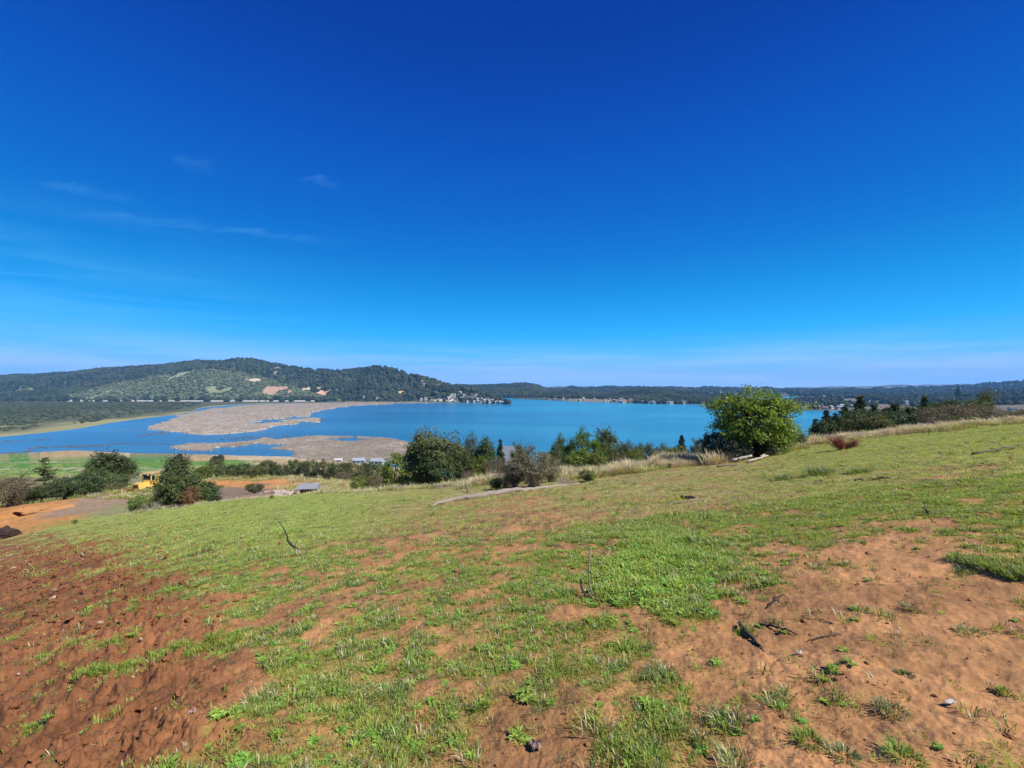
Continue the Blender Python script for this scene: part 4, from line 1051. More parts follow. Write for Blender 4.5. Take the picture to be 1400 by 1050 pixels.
K = {}
K['deepbush'] = [make_broadleaf('bush', 100 + i, LEAF['deep'], 1.25, .05, 150, 36, .060, .036, 8, stems=3, sig=.05) for i in range(3)]
K['olivebush'] = [make_broadleaf('bush', 110 + i, LEAF['olive'], 1.3, .05, 140, 34, .06, .036, 8, stems=3, sig=.055, lob=.45) for i in range(3)]
K['freshbush'] = [make_broadleaf('bush', 120 + i, LEAF['fresh'], 1.3, .03, 120, 34, .07, .04, 8, stems=3, sig=.06) for i in range(2)]
K['greybush'] = [make_broadleaf('bush', 130 + i, LEAF['grey'], 1.15, .03, 190, 30, .045, .024, 12, stems=3, sig=.045, lob=.45, upright=True, bark=M_DRYW, twigr=.0045) for i in range(2)]
K['brownbush'] = [make_broadleaf('bush', 140 + i, LEAF['brown'], 1.4, .05, 180, 20, .045, .022, 10, stems=3, sig=.05, lob=.4, twigr=.004) for i in range(2)]
K['tree'] = [make_broadleaf('tree', 150 + i, LEAF['olive'], .95, .14, 150, 24, .045, .026, 10, sig=.05, lob=.9) for i in range(2)]
K['darktree'] = [make_broadleaf('tree', 155 + i, LEAF['deep'], .8, .12, 150, 28, .050, .030, 9, sig=.05, lob=.8) for i in range(2)]
K['spiky'] = [make_broadleaf('bush', 160, LEAF['fresh'], 1.25, .03, 170, 26, .11, .016, 10, stems=3, sig=.04, upright=True, lob=.4)]
K['rust'] = [make_broadleaf('bush', 165, LEAF['rust'], .9, .03, 90, 26, .06, .026, 8, stems=3, sig=.06)]
K['conifer'] = [make_conifer('conifer', 170 + i, LEAF['needle'], .62, 24, 11, dens=30, ll=.06, droop=.06, ragged=.28) for i in range(3)]
K['paleconifer'] = [make_conifer('conifer', 175, LEAF['olive'], .7, 12, 8, dens=20, ll=.07, ragged=.3)]
K['young'] = [make_broadleaf('sapling', 180, LEAF['fresh'], .5, .25, 34, 12, .10, .05, 5, sig=.05)]
K['blackbush'] = [make_broadleaf('bush', 185, LEAF['dark'], 1.5, .02, 150, 46, .06, .04, 8, stems=3, sig=.05, lob=.5)]
K['dry'] = [make_broadleaf('bush', 188, LEAF['brown'], 1.6, .0, 160, 4, .05, .02, 14, stems=3, sig=.06, lob=.5, bark=M_DRYW, twigr=.006)]
CATN = {'tree': 'tree', 'darktree': 'tree', 'conifer': 'tree', 'paleconifer': 'tree', 'young': 'sapling'}
NAMEN = {'tree': 'broadleaf_tree', 'darktree': 'broadleaf_tree', 'conifer': 'conifer_tree', 'paleconifer': 'conifer_tree', 'young': 'sapling'}
WID = dict(deepbush=1.25, olivebush=1.3, freshbush=1.3, greybush=1.15, brownbush=1.4, tree=.95, darktree=.8, spiky=1.25, rust=.9, conifer=.62, paleconifer=.7, young=.5, blackbush=1.5, dry=1.6)
_cnt = {}
prng = random.Random(7)
def plant(kind, px, top, Y, wpx, label, group=None, sink=0.02, rz=None):
    i = _cnt.get(kind, 0); _cnt[kind] = i + 1; wd, cr = K[kind][i % len(K[kind])]
    x, y, z = G(px, Y); zt = (HY - top) / F * Y; h = max(zt - z, .3); w = wpx / F * Y
    e = link(NAMEN.get(kind, 'bush'), None, label=label, cat=CATN.get(kind, 'bush'), group=group, loc=(x, y, z - h * sink), rz=prng.uniform(0, 6.28) if rz is None else rz)
    sx = w / WID[kind] * prng.uniform(.93, 1.07); e.scale = (sx, sx * prng.uniform(.85, 1.1), h)
    link('trunk' if kind in NAMEN else 'stem', wd, e); link('crown' if kind in NAMEN else 'foliage', cr, e)
    return e
GL, GH, GC, GS, GR = 'bushes and trees along the dug bench at the left', 'hedge-like belt of bushes beyond the bare pad', 'bushes and trees behind the brow in the middle', 'bushes on the skyline of the brow left of the big tree', 'trees and bushes behind the brow at the right'
PL = [
 ('brownbush', 14, 643, 60, 66, 'round brownish bush at the left edge above the dug pit', GL), ('paleconifer', 60, 620, 76, 36, 'pale feathery conifer standing against the green meadow at far left', GL),
 ('olivebush', 52, 664, 64, 46, 'low yellow-green bush below the pale feathery conifer', GL), ('olivebush', 88, 652, 66, 56, 'olive bush right of the pale feathery conifer', GL),
 ('deepbush', 72, 660, 63, 50, 'dark low bush right above the shadowed pit', GL), ('deepbush', 110, 648, 68, 56, 'dark green bush above the fallen branch beside the pit', GL), ('brownbush', 34, 654, 66, 44, 'dull bush between the round brown bush and the pale conifer', GL),
 ('darktree', 150, 616, 86, 46, 'tallest dark tree of the left thicket, its top against the water', GL), ('darktree', 172, 627, 92, 34, 'dark tree right at the bulldozer, at the right end of the left thicket', GL),
 ('olivebush', 130, 640, 78, 54, 'olive bush in front of the tallest dark tree', GL), ('deepbush', 156, 645, 84, 40, 'dark bush under the two dark trees left of the bulldozer', GL), ('olivebush', 122, 648, 100, 40, 'pale bush at the back of the left thicket', GL),
 ('olivebush', 140, 659, 74, 50, 'low bush at the edge of the gravel track', GL),
 ('deepbush', 236, 637, 45, 54, 'big dark bush beside the bulldozer, left half of the clump', None), ('darktree', 243, 622, 46, 40, 'thin leaning dark tree rising out of the clump beside the bulldozer', None), ('deepbush', 250, 645, 44, 56, 'dark bush in the middle of the clump beside the bulldozer', None),
 ('deepbush', 274, 655, 44, 48, 'lower dark bush at the right end of the clump beside the bulldozer', None), ('rust', 262, 664, 42.5, 26, 'rust red bush in front of the dark clump', None), ('blackbush', 290, 676, 44, 26, 'small blackish bush at the right foot of the dark clump', None),
 ('freshbush', 192, 676, 43, 34, 'low green bush at the left foot of the dark clump', None), ('dry', 206, 684, 42, 40, 'tangle of dry grey twigs at the left foot of the dark clump', None), ('dry', 240, 688, 42, 60, 'dry grey twigs under the middle of the dark clump', None),
 ('deepbush', 348, 660, 66, 24, 'small dark round bush alone on the bare pad', None),
 ('freshbush', 278, 636, 116, 36, 'leftmost bush of the belt beyond the bare pad', GH), ('tree', 296, 628, 122, 30, 'pale-leaved small tree in the belt beyond the bare pad', GH), ('olivebush', 312, 634, 116, 34, 'olive bush right of the pale small tree in the belt', GH),
 ('deepbush', 333, 633, 118, 32, 'dark bush in the middle of the belt beyond the bare pad', GH), ('olivebush', 350, 634, 114, 34, 'olive bush above the lone round bush, in the belt', GH), ('deepbush', 368, 627, 120, 34, 'tallest dark bush near the right end of the belt', GH), ('deepbush', 385, 633, 116, 24, 'last dark bush at the right end of the belt', GH),
 ('blackbush', 245, 619, 300, 12, 'small dark bush alone by the water right of the dark clump', None), ('blackbush', 294, 622.5, 290, 16, 'low dark bush on the meadow edge by the water', None), ('blackbush', 302, 620.5, 310, 8, 'tiny dark bush at the waterline beyond the meadow', None),
 ('deepbush', 403, 627, 150, 28, 'dark bush left of the row below the reed bed', GC), ('deepbush', 424, 626, 150, 30, 'second dark bush of the row below the reed bed', GC), ('olivebush', 445, 627, 148, 32, 'olive bush of the row below the reed bed', GC), ('deepbush', 465, 629.5, 144, 30, 'dark bush left of the blue-roofed house', GC), ('olivebush', 481, 631.5, 130, 32, 'olive bush just in front of the blue-roofed house', GC), ('deepbush', 500, 630, 138, 26, 'dark bush between the two lakeside roofs', GC),
 ('deepbush', 513, 632, 120, 34, 'dark bush below the right-hand lakeside roof', GC), ('olivebush', 430, 650, 125, 14, 'tiny low bush on the pale scrubby strip', GC), ('blackbush', 447, 649, 122, 10, 'tiny dark bush on the pale scrubby strip', GC), ('brownbush', 470, 641, 112, 34, 'brownish bush at the right end of the pale scrubby strip', GC),
 ('freshbush', 489, 650, 62, 26, 'yellow-green bush above the weedy slope left of the middle trees', GC), ('olivebush', 505, 643, 80, 40, 'olive bush behind the yellow-green one left of the middle trees', GC), ('brownbush', 525, 640, 66, 40, 'brown-green bush left of the middle trees', GC),
 ('conifer', 527, 646, 58, 15, 'small dark conifer at the left foot of the middle trees', GC), ('freshbush', 545, 618, 52, 52, 'bright green bush leaning on the left of the tallest middle tree', GC), ('young', 558, 650, 46, 18, 'thin young plant in the weeds before the middle trees', GC),
 ('tree', 592, 585, 43, 84, 'tallest tree in the middle with pale trunk and grey-green crown', None), ('darktree', 572, 597, 45, 56, 'dark tree on the left side of the tallest middle tree', GC), ('deepbush', 600, 617, 42, 60, 'dark bush under the tallest middle tree', GC), ('freshbush', 578, 630, 43, 44, 'green bush under the tallest middle tree at its left', GC),
 ('darktree', 622, 601, 48, 40, 'dark tree on the right side of the tallest middle tree', GC), ('deepbush', 634, 613, 46, 44, 'dark bush between the two middle trees', GC), ('tree', 645, 593, 56, 24, 'thin sparse tree right of the tallest middle tree', GC),
 ('darktree', 664, 600, 52, 38, 'round dark tree left of the tin roof', GC), ('conifer', 684, 597, 50, 20, 'pointed conifer just left of the tin roof', GC), ('freshbush', 658, 622, 45, 40, 'green bush under the round dark tree', GC), ('brownbush', 678, 620, 44, 40, 'brownish bush below the pointed conifer', GC),
 ('greybush', 727, 607, 23, 60, 'large grey-leaved shrub full of dry stems beside the fallen log', None), ('greybush', 704, 622, 24, 40, 'left half of the grey-leaved shrub, with dry stems', None), ('brownbush', 690, 640, 25, 36, 'dry brown bush at the left foot of the large grey shrub', None), ('freshbush', 678, 652, 25, 24, 'low green bush left of the large grey shrub by the log', None), ('greybush', 752, 619, 26, 32, 'grey-yellow shrub behind the right of the large grey shrub', None),
 ('olivebush', 712, 605, 44, 36, 'olive bush just right of the tin roof', GC), ('spiky', 768, 594, 48, 46, 'spiky light green bush, left of the pair against the water', None), ('spiky', 800, 586, 46, 56, 'tall spiky light green bush against the water', None), ('olivebush', 760, 612, 46, 44, 'yellowish bush below the spiky green pair', GC), ('freshbush', 796, 612, 42, 50, 'green bush at the foot of the spiky green pair', GC),
 ('darktree', 829, 584, 56, 30, 'dark round-topped tree right of the spiky pair', None), ('deepbush', 828, 600, 50, 44, 'dark bush at the foot of the dark round-topped tree', GC), ('brownbush', 852, 595, 60, 34, 'brown-topped bush right of the dark round-topped tree', GC), ('deepbush', 862, 603, 54, 34, 'dark low bush of the skyline row right of the brown-topped one', GS),
 ('deepbush', 884, 604, 60, 36, 'second low dark bush of the skyline row', GS), ('olivebush', 906, 604, 60, 34, 'olive bush in the middle of the skyline row', GS), ('conifer', 932, 592, 60, 20, 'small dark conifer in the skyline row', GS), ('deepbush', 932, 606, 56, 36, 'dark bush under the small conifer in the skyline row', GS), ('olivebush', 955, 600, 58, 30, 'olive bush touching the left of the big tree', GS), ('freshbush', 918, 610, 50, 30, 'yellow-green bush in front of the skyline row', GS),
 ('blackbush', 975, 588, 29, 44, 'blackish bush at the left foot of the big round tree', None), ('blackbush', 1004, 600, 27.8, 50, 'blackish low growth under the big round tree', None), ('deepbush', 1076, 585, 34, 50, 'dark bush at the right side of the big round tree', None), ('blackbush', 1040, 600, 28.5, 50, 'dark undergrowth in the middle below the big round tree', None),
 ('olivebush', 1090, 592, 40, 34, 'low olive bush right of the big round tree by the dry grass', GR), ('freshbush', 1104, 596, 44, 26, 'low green bush between the big tree and the conifers', GR),
 ('conifer', 1130, 557, 60, 30, 'leftmost dark conifer against the water', GR), ('conifer', 1115, 570, 58, 26, 'low dark conifer at the left of the conifer group', GR), ('conifer', 1155, 552, 62, 32, 'dark conifer left of the tallest one', GR), ('conifer', 1176, 537, 64, 42, 'tallest pointed conifer of the right-hand group', None), ('conifer', 1195, 550, 62, 34, 'dark conifer right of the tallest pointed one', GR),
 ('deepbush', 1160, 562, 56, 50, 'dark bush at the foot of the tallest conifer', GR), ('olivebush', 1195, 565, 54, 50, 'olive bush right of the foot of the tallest conifer', GR), ('conifer', 1223, 549, 58, 48, 'broad bushy conifer in the middle of the right-hand group', GR), ('deepbush', 1230, 561, 54, 56, 'dark bush below the broad bushy conifer', GR), ('conifer', 1264, 539, 70, 26, 'thin dark conifer rising over the brown bushes', None), ('deepbush', 1252, 552, 64, 40, 'dark bush left below the thin conifer', GR),
 ('brownbush', 1272, 555, 52, 60, 'wide brown bush below the thin conifer', GR), ('brownbush', 1308, 548, 54, 76, 'widest brown bush of the right-hand group', GR), ('brownbush', 1345, 553, 56, 60, 'brown bush under the sparse tree at the right', GR), ('olivebush', 1290, 549, 66, 50, 'olive bush behind the wide brown bushes', GR), ('tree', 1346, 532, 76, 24, 'sparse tree with a small dark crown near the right edge', None), ('brownbush', 1366, 557, 60, 44, 'last brown bush before the right edge', GR), ('olivebush', 1388, 568, 56, 34, 'low olive bush at the right edge', GR), ('olivebush', 1322, 566, 48, 40, 'low green bush in front of the widest brown bush', GR), ('blackbush', 1329, 578, 44, 12, 'tiny dark bush in the dry grass before the brown bushes', None),
 ('conifer', 1142, 562, 56, 32, 'low broad conifer in front of the gap left of the tallest conifer', GR), ('deepbush', 1128, 572, 52, 44, 'dark green bush at the left end of the conifer group', GR), ('conifer', 1209, 556, 58, 32, 'conifer between the tallest and the broad bushy one', GR), ('deepbush', 1178, 555, 60, 50, 'dark bush filling the gap behind the tallest conifer', GR), ('conifer', 1242, 555, 62, 30, 'conifer right of the broad bushy one', GR),
 ('deepbush', 1212, 558, 56, 50, 'dark bush under the middle conifers', GR), ('darktree', 1290, 548, 64, 44, 'dark rounded tree left above the widest brown bush', GR), ('olivebush', 1328, 550, 62, 50, 'greenish bush above the widest brown bush', GR), ('brownbush', 1400, 560, 58, 50, 'brown bush cut off by the right edge', GR), ('darktree', 1335, 545, 66, 30, 'dark tree close left of the sparse tree near the right edge', GR),
 ('conifer', 1310, 526, 1500, 9, 'lone tree on the far right skyline', None), ('olivebush', 1425, 560, 60, 60, 'bush just beyond the right edge', None), ('brownbush', -25, 650, 60, 60, 'bush just beyond the left edge', None),
 ('freshbush', 590, 664, 36, 24, 'bright green sprout at the foot of the tallest middle tree', None), ('olivebush', 803, 641, 23.5, 28, 'small olive bush with a dark shadow right of the large grey shrub', None), ('dry', 772, 654, 23, 46, 'dry twigs scattered left of the small olive bush', None), ('young', 915, 633, 26, 9, 'thin green sapling in the dry grass on the brow', None), ('dry', 604, 680, 34, 50, 'heap of dry twigs at the left end of the long grey log', None),
 ('young', 372, 690, 33, 7, 'thin leafless-looking sapling on the left green slope', None), ('young', 102, 710, 33, 8, 'tiny sapling on the lip of the dug bench', None), ('young', 1290, 588, 34, 9, 'small green sapling right of the dry grass', None),
]
for k, px, top, Y, w, lb, gp in PL:
    plant(k, px, top, Y, w, lb, gp)
for i, (px, top, Y, w) in enumerate([(556, 655, 50, 22), (575, 652, 47, 26), (612, 650, 43, 30), (640, 640, 42, 28), (655, 645, 40, 24), (520, 660, 55, 20), (500, 664, 58, 20), (815, 618, 40, 40), (845, 615, 45, 34), (735, 625, 42, 30), (868, 612, 44, 30)]):
    plant(['brownbush', 'freshbush', 'olivebush'][i % 3], px, top, Y, w, ['low brownish bush at the left foot of the tallest middle tree, among weeds', 'low bright green bush at the very foot of the tallest middle tree', 'low olive bush at the right foot of the tallest middle tree', 'low brownish bush just left of the grey-leaved shrub, behind it', 'low bright green bush left of the dry brown bush by the log', 'low olive bush above the weedy slope by the small conifer', 'low brownish bush on the weedy slope left of the small conifer', 'low bright green bush at the right foot of the spiky pair', 'low olive bush under the dark round-topped tree', 'low brownish bush behind the right edge of the grey-leaved shrub', 'low bright green bush below the brown-topped bush'][i], 'low undergrowth bushes behind the brow')

def big_tree():
    x, y, z = G(1032, 29.5); h = (HY - 527) / F * 29.5 - z; w = 134 / F * 29.5
    e = link('broadleaf_tree', None, label='big round bright green broadleaf tree on the brow, alone against the lake', cat='tree', loc=(x, y, z - .05), rz=1.1)
    a, b = make_broadleaf('big_tree', 207, LEAF['fig'], w / h * .98, .0, 430, 50, .036, .026, 16, sig=.038, lob=.48, stems=4, shell=.35, twigr=.003, dist='full')
    e.scale = (h, h, h); link('trunk', a, e); link('crown', b, e)
big_tree()

# ------------------------------------------------------------------ grass
M_GR = leafy('green_grass', (0.150, 0.240, 0.034), (0.410, 0.520, 0.105), .45, rnd=.5)
M_GD = leafy('dark_grass', (0.070, 0.115, 0.036), (0.170, 0.240, 0.080), .32, rnd=.4)
M_GY = leafy('straw_grass', (0.340, 0.270, 0.175), (0.640, 0.540, 0.390), .25, rnd=.3)
M_GO = leafy('olive_grass', (0.230, 0.245, 0.055), (0.450, 0.450, 0.130), .4, rnd=.4)
M_WEED = leafy('weed_leaves', (0.150, 0.280, 0.036), (0.340, 0.520, 0.090), .42, rnd=.3)
def blades(mb, n, rng, R, h, w, lean, m, x0=0, y0=0):
    a = rng.uniform(0, 6.283, n); rr = R * np.sqrt(rng.uniform(0, 1, n)); bx, by = x0 + np.cos(a) * rr, y0 + np.sin(a) * rr
    dirn = a + rng.normal(0, .7, n); H_ = h * rng.uniform(.45, 1.1, n); ln = lean * rng.uniform(.2, 1.1, n) * H_
    dx, dy = np.cos(dirn), np.sin(dirn); fx, fy = -dy, dx; tw = rng.uniform(-.9, .9, n); wx, wy = fx * np.cos(tw) - dx * np.sin(tw) * .4, fy * np.cos(tw) - dy * np.sin(tw) * .4
    W = w * rng.uniform(.7, 1.2, n)
    P = lambda t, hw: (np.stack([bx + dx * ln * t ** 1.8, by + dy * ln * t ** 1.8, H_ * (t - .25 * t * t * (ln / H_))], -1), np.stack([wx, wy, 0 * wx], -1) * hw[:, None])
    p0, w0 = P(0.0, W * .8); p1, w1 = P(.55, W); p2, _ = P(1.0, W)
    p0[:, 2] -= .01
    V = np.stack([p0 - w0, p0 + w0, p1 + w1, p1 - w1, p2], 1).reshape(-1, 3); i = np.arange(n)[:, None] * 5
    t = np.clip(rng.normal(.5, .25, n), 0, 1)
    mb.add(V, (i + [0, 1, 2, 3]), None, m, t)
    mb.V[-1] = V; mb.T.append(i + [3, 2, 4] + mb.n - len(V)); mb.tm.append(np.full(n, m)); mb.tt.append(t)
def rosette(mb, n, rng, R, m, x0=0, y0=0, z0=.005, lw=.35):
    a = rng.uniform(0, 6.283, n); L = R * rng.uniform(.5, 1.1, n); C = np.stack([x0 + np.cos(a) * L * .55, y0 + np.sin(a) * L * .55, z0 + rng.uniform(.1, .45, n) * R * .6], -1)
    D = np.stack([np.cos(a), np.sin(a), rng.uniform(-.1, .6, n)], -1); N = np.stack([-np.cos(a) * .3, -np.sin(a) * .3, np.ones(n)], -1) + rng.normal(0, .2, (n, 3))
    tri_leaves(mb, C, N, L, L * lw, rng, np.clip(rng.normal(.5, .25, n), 0, 1), m, up=D * 4)
gm = [M_GR, M_GD, M_GY, M_GO, M_WEED]
def tuft(seed, R, h, nb, mats, lean=.9, w=.0035, ros=0):
    rng = np.random.default_rng(seed); mb = MB()
    for m, fr in mats: blades(mb, max(1, int(nb * fr)), rng, R, h, w, lean, m)
    if ros: rosette(mb, ros, rng, R * 1.1, 4)
    return mb.mesh('grass_tuft', gm, smooth=False)
T = []
T += [tuft(300 + i, .050, .058, 24, [(0, .8), (3, .2)]) for i in range(3)]                 # 0-2 fresh tufts
T += [tuft(304 + i, .055, .070, 24, [(1, .55), (0, .25), (2, .2)]) for i in range(2)]        # 3-4 darker tufts
T += [tuft(307 + i, .06, .05, 16, [(2, .75), (3, .25)], lean=1.3) for i in range(2)]       # 5-6 dry tufts
T += [tuft(310 + i, .050, .045, 6, [(0, 1)], ros=22) for i in range(2)]                     # 7-8 leafy weeds
T += [tuft(313 + i, .13, .028, 40, [(0, .55), (3, .45)], w=.003) for i in range(3)]        # 9-11 short sward pieces
T += [tuft(317 + i, .40, .065, 90, [(0, .6), (3, .3), (2, .1)], w=.009) for i in range(3)]  # 12-14 coarse sward, for farther away
T += [tuft(321 + i, .42, .55, 80, [(2, .88), (3, .12)], lean=.8, w=.009) for i in range(3)]  # 15-17 tall dry grass
T += [tuft(325 + i, .6, .45, 60, [(0, .3), (3, .5), (2, .2)], lean=.7, w=.02) for i in range(2)]  # 18-19 rank weeds
T += [tuft(330 + i, .40, .05, 76, [(3, .5), (2, .38), (0, .12)], w=.008) for i in range(2)]  # 20-21 tired, brownish sward
M_DEB = leafy('dark_plant_debris', (0.040, 0.028, 0.016), (0.120, 0.085, 0.045), .1, rnd=.5)
gm.append(M_DEB)
T += [tuft(334 + i, .07, .022, 26, [(5, .8), (1, .2)], lean=2.5, w=.0024) for i in range(3)]  # 22-24 flat dark debris
grass_src = source_collection('grass', T)
# the collection sorts its children by name, so the index is looked up
_ord = [o.data.name for o in sorted(grass_src.objects, key=lambda o: o.name)]
_pos = {o.data.name: i for i, o in enumerate(sorted(grass_src.objects, key=lambda o: o.name))}
TI = np.array([_pos[t.name] for t in T])

def grass_points(n, ymin, ymax, pxlo, pxhi, rng):
    """even by area in the wedge the photo covers"""
    Y = np.sqrt(rng.uniform(ymin ** 2, ymax ** 2, n)); px = rng.uniform(pxlo, pxhi, n); X = (px - CX) / F * Y
    return X, Y, px
def lay(name, X, Y, s, v, label=None, tilt=.12, seed=0):
    P = np.stack([X, Y, H(X, Y) - .002], -1); scatter(name, P, s, TI[v], grass_src, label=label, tilt=tilt, seed=seed)
def build_grass():
    rng = np.random.default_rng(77)
    # near: tufts, weeds and scraps of sward, 1.7 - 9 m
    X, Y, px = grass_points(120000, 1.6, 9.5, -60, 1460, rng); cov, g, _, py = turf(X, Y)
    d = np.where(Y < 5, 1.0, .8); keep = rng.uniform(size=len(X)) < cov * d + .022
    clump = fbm(X * 4.5, Y * 4.5, 3, 205, .6); keep &= rng.uniform(size=len(X)) < .25 + 1.5 * sstep(clump, .38, .62)
    X, Y, px, cov, py = X[keep], Y[keep], px[keep], cov[keep], py[keep]; n = len(X)
    kind = rng.uniform(size=n); dk = fbm(X * .9, Y * .9, 3, 207) + rng.normal(0, .05, n)
    lush = np.clip(1.5 * np.exp(-((px - 900) / 85) ** 2 - ((py - 785) / 48) ** 2), 0, 1); right = sstep(px, 940, 1060) * (py > 740)
    v = np.where(kind < .52, rng.integers(9, 12, n), np.where(kind < .70, rng.integers(0, 3, n), np.where(kind < .82, rng.integers(3, 5, n), np.where(kind < .86, rng.integers(5, 7, n), rng.integers(7, 9, n)))))
    v = np.where((dk > .60) & (v < 3), rng.integers(3, 5, n), v)
    v = np.where((rng.uniform(size=n) < lush * .9), np.where(rng.uniform(size=n) < .75, rng.integers(7, 9, n), rng.integers(0, 3, n)), v)
    v = np.where((rng.uniform(size=n) < right * .35), rng.integers(3, 7, n), v)
    s = rng.uniform(.40, .95, n) * (1 + .9 * lush) * (1 + .25 * sstep(clump[keep] if len(clump) != n else clump, .5, .7))
    lay('grass', X, Y, s, v, label='patchy young grass and weeds covering the reddish soil', seed=1)
    # dark withered scraps on the bare soil
    Xd, Yd, pd = grass_points(26000, 1.6, 13, -60, 1460, rng); cd = turf(Xd, Yd)[0]
    kd = rng.uniform(size=len(Xd)) < .55 * sstep(fbm(Xd * 1.3, Yd * 1.3, 4, 241, .6), .47, .62) * (1 - .5 * cd) + .02; Xd, Yd = Xd[kd], Yd[kd]; m_ = len(Xd)
    lay('plant_debris', Xd, Yd, rng.uniform(.3, 1.0, m_) * np.clip(Yd / 5, .8, 1.6), rng.integers(22, 25, m_), label='dark withered plant scraps scattered over the bare soil', tilt=.2, seed=12)
    # middle and far sward
    X, Y, px = grass_points(42000, 8.5, 44, -80, 1480, rng); cov, g, _, py = turf(X, Y)
    keep = rng.uniform(size=len(X)) < cov * 1.0 + .01; X, Y, px, cov = X[keep], Y[keep], px[keep], cov[keep]; n = len(X)
    v = np.where(rng.uniform(size=n) < .95, rng.integers(12, 15, n), rng.integers(5, 7, n)); s = rng.uniform(.5, 1.1, n) * np.where(v < 10, 1.6, 1) * (.75 + .25 * fbm(X, Y, 3, 211)) * .8
    py = HY - F * base_h(X, Y) / Y; midb = sstep(px, 420, 560) * (1 - sstep(px, 980, 1120)) + .6 * sstep(px, 1150, 1300) * sstep(py, 640, 665)
    tired = (rng.uniform(size=n) < midb * sstep(fbm(X * .5, Y * .5, 4, 213) + .12 * fbm(X * 3, Y * 3, 2, 214), .44, .62) * 1.0) & (v >= 12); v = np.where(tired, rng.integers(20, 22, n), v)
    s3 = np.stack([s, s, s * rng.uniform(.5, 1.0, n)], -1)
    lay('grass', X, Y, s3, v, label='thin green sward over the hill slope', tilt=.05, seed=2)
    # rougher tufts, weeds and straw standing out of the sward
    Xr, Yr, pr = grass_points(15000, 8, 42, -60, 1460, rng); cr_ = turf(Xr, Yr)[0]
    kr = rng.uniform(size=len(Xr)) < (.10 + .9 * sstep(fbm(Xr * .45, Yr * .45, 4, 251, .6), .50, .64)) * (.25 + .6 * cr_); Xr, Yr = Xr[kr], Yr[kr]; m_ = len(Xr); kk = rng.uniform(size=m_)
    lay('rough_grass', Xr, Yr, rng.uniform(.9, 2.4, m_), np.where(kk < .4, rng.integers(0, 3, m_), np.where(kk < .68, rng.integers(3, 5, m_), np.where(kk < .82, rng.integers(5, 7, m_), rng.integers(22, 25, m_)))), label='rougher tufts and withered weeds in the sward of the slope', tilt=.15, seed=13)
    # tall dry grass along the brow
    XS, YS, SS, VS = [], [], [], []
    for (p0, p1, y0, y1, n, s0, s1, mixg) in ((858, 985, 27.5, 38, 900, .8, 1.5, .1), (1060, 1140, 30, 42, 500, .8, 1.3, .1), (1130, 1420, 32, 46, 2600, .7, 1.3, .15), (790, 880, 27, 36, 450, .6, 1.1, .5),
                                              (640, 790, 30, 40, 700, .6, 1.2, .45), (430, 640, 35, 55, 1100, .6, 1.2, .6), (740, 800, 31, 34, 200, .8, 1.3, .3), (640, 700, 31, 34, 160, .8, 1.2, .3),
                                              (180, 430, 36, 46, 450, .4, .8, .5), (400, 620, 60, 120, 1500, 1.0, 2.0, .7), (-60, 260, 62, 110, 1600, 1.0, 1.8, .8), (270, 420, 104, 150, 900, 1.0, 2.0, .7)):
        Y = rng.uniform(y0, y1, n); px = rng.uniform(p0, p1, n) + rng.normal(0, 14, n); Y = Y + (fbm(px * .02, px * 0 + y0, 3, 229) - .5) * 6; X = (px - CX) / F * Y; ok = fbm(X * .45, Y * .45, 3, 221) > .45; X, Y = X[ok], Y[ok]; m = len(X)
        XS.append(X); YS.append(Y); SS.append(rng.uniform(s0, s1, m) * (.15 + 1.5 * fbm(X * .6, Y * .6, 3, 223))); VS.append(np.where(rng.uniform(size=m) < mixg, rng.integers(18, 20, m), rng.integers(15, 18, m)))
    lay('dry_grass', np.concatenate(XS), np.concatenate(YS), np.concatenate(SS), np.concatenate(VS), label='tall straw coloured grass along the brow of the hill', seed=3)
    # grass ridges and strips
    XS, YS, SS, VS = [], [], [], []
    for line, n, wd, s0, ks in ((RIDGE_G, 420, .045, .7, (2, 5)), (STRIP_L, 60, .04, .8, (0, 3)), (STRIP_M, 110, .07, .8, (0, 3))):
        seg = rng.integers(0, len(line) - 1, n); t = rng.uniform(size=n); a = np.array(line); p = a[seg] * (1 - t[:, None]) + a[seg + 1] * t[:, None] + rng.normal(0, wd, (n, 2))
        XS.append(p[:, 0]); YS.append(p[:, 1]); SS.append(rng.uniform(.7, 1.2, n) * s0); VS.append(rng.integers(ks[0], ks[1], n))
    X, Y = np.concatenate(XS), np.concatenate(YS)
    P = np.stack([X, Y, H(X, Y) + .04], -1); scatter('grass', P, np.concatenate(SS), TI[np.concatenate(VS)], grass_src, label='narrow ridges of grass growing on the bare soil', tilt=.3, seed=4)
build_grass()

# ------------------------------------------------------------------ clods, pebbles, litter
M_CLOD = simple('soil_clods', (0.21, 0.086, 0.036), .95, var=.3, scale=20, bump=.4, spec=.15)
M_CLODR = simple('pale_soil_crumbs', (0.27, 0.125, 0.055), .95, var=.3, scale=20, bump=.4, spec=.15)
M_PEB = simple('pebbles', (0.42, 0.30, 0.22), .8, var=.3, scale=10, spec=.3)
def lumps(mat, n, seed, flat=.6, sub=1):
    out = []
    for k in range(n):
        rng = np.random.default_rng(seed + k); V, Tt = ico(sub); V = V * (1 + rng.normal(0, .16, (len(V), 1))) * [1, rng.uniform(.6, .95), flat]
        out.append(MB().add(V * .5, None, Tt).mesh('clod', mat, smooth=False))
    return out
CL = lumps(M_CLOD, 4, 400) + lumps(M_CLODR, 2, 410) + lumps(M_PEB, 2, 420, .5)
_twm = []
for k in range(3):
    rng = np.random.default_rng(430 + k); mb = MB(); t = np.linspace(0, 1, 5)
    mb.tube(np.stack([t - .5, rng.normal(0, .04, 5), .02 + rng.uniform(0, .05, 5)], -1), np.linspace(.016, .006, 5), 4, tint=.6); _twm.append(mb.mesh('twig', M_DRYW if k else M_BARKD))
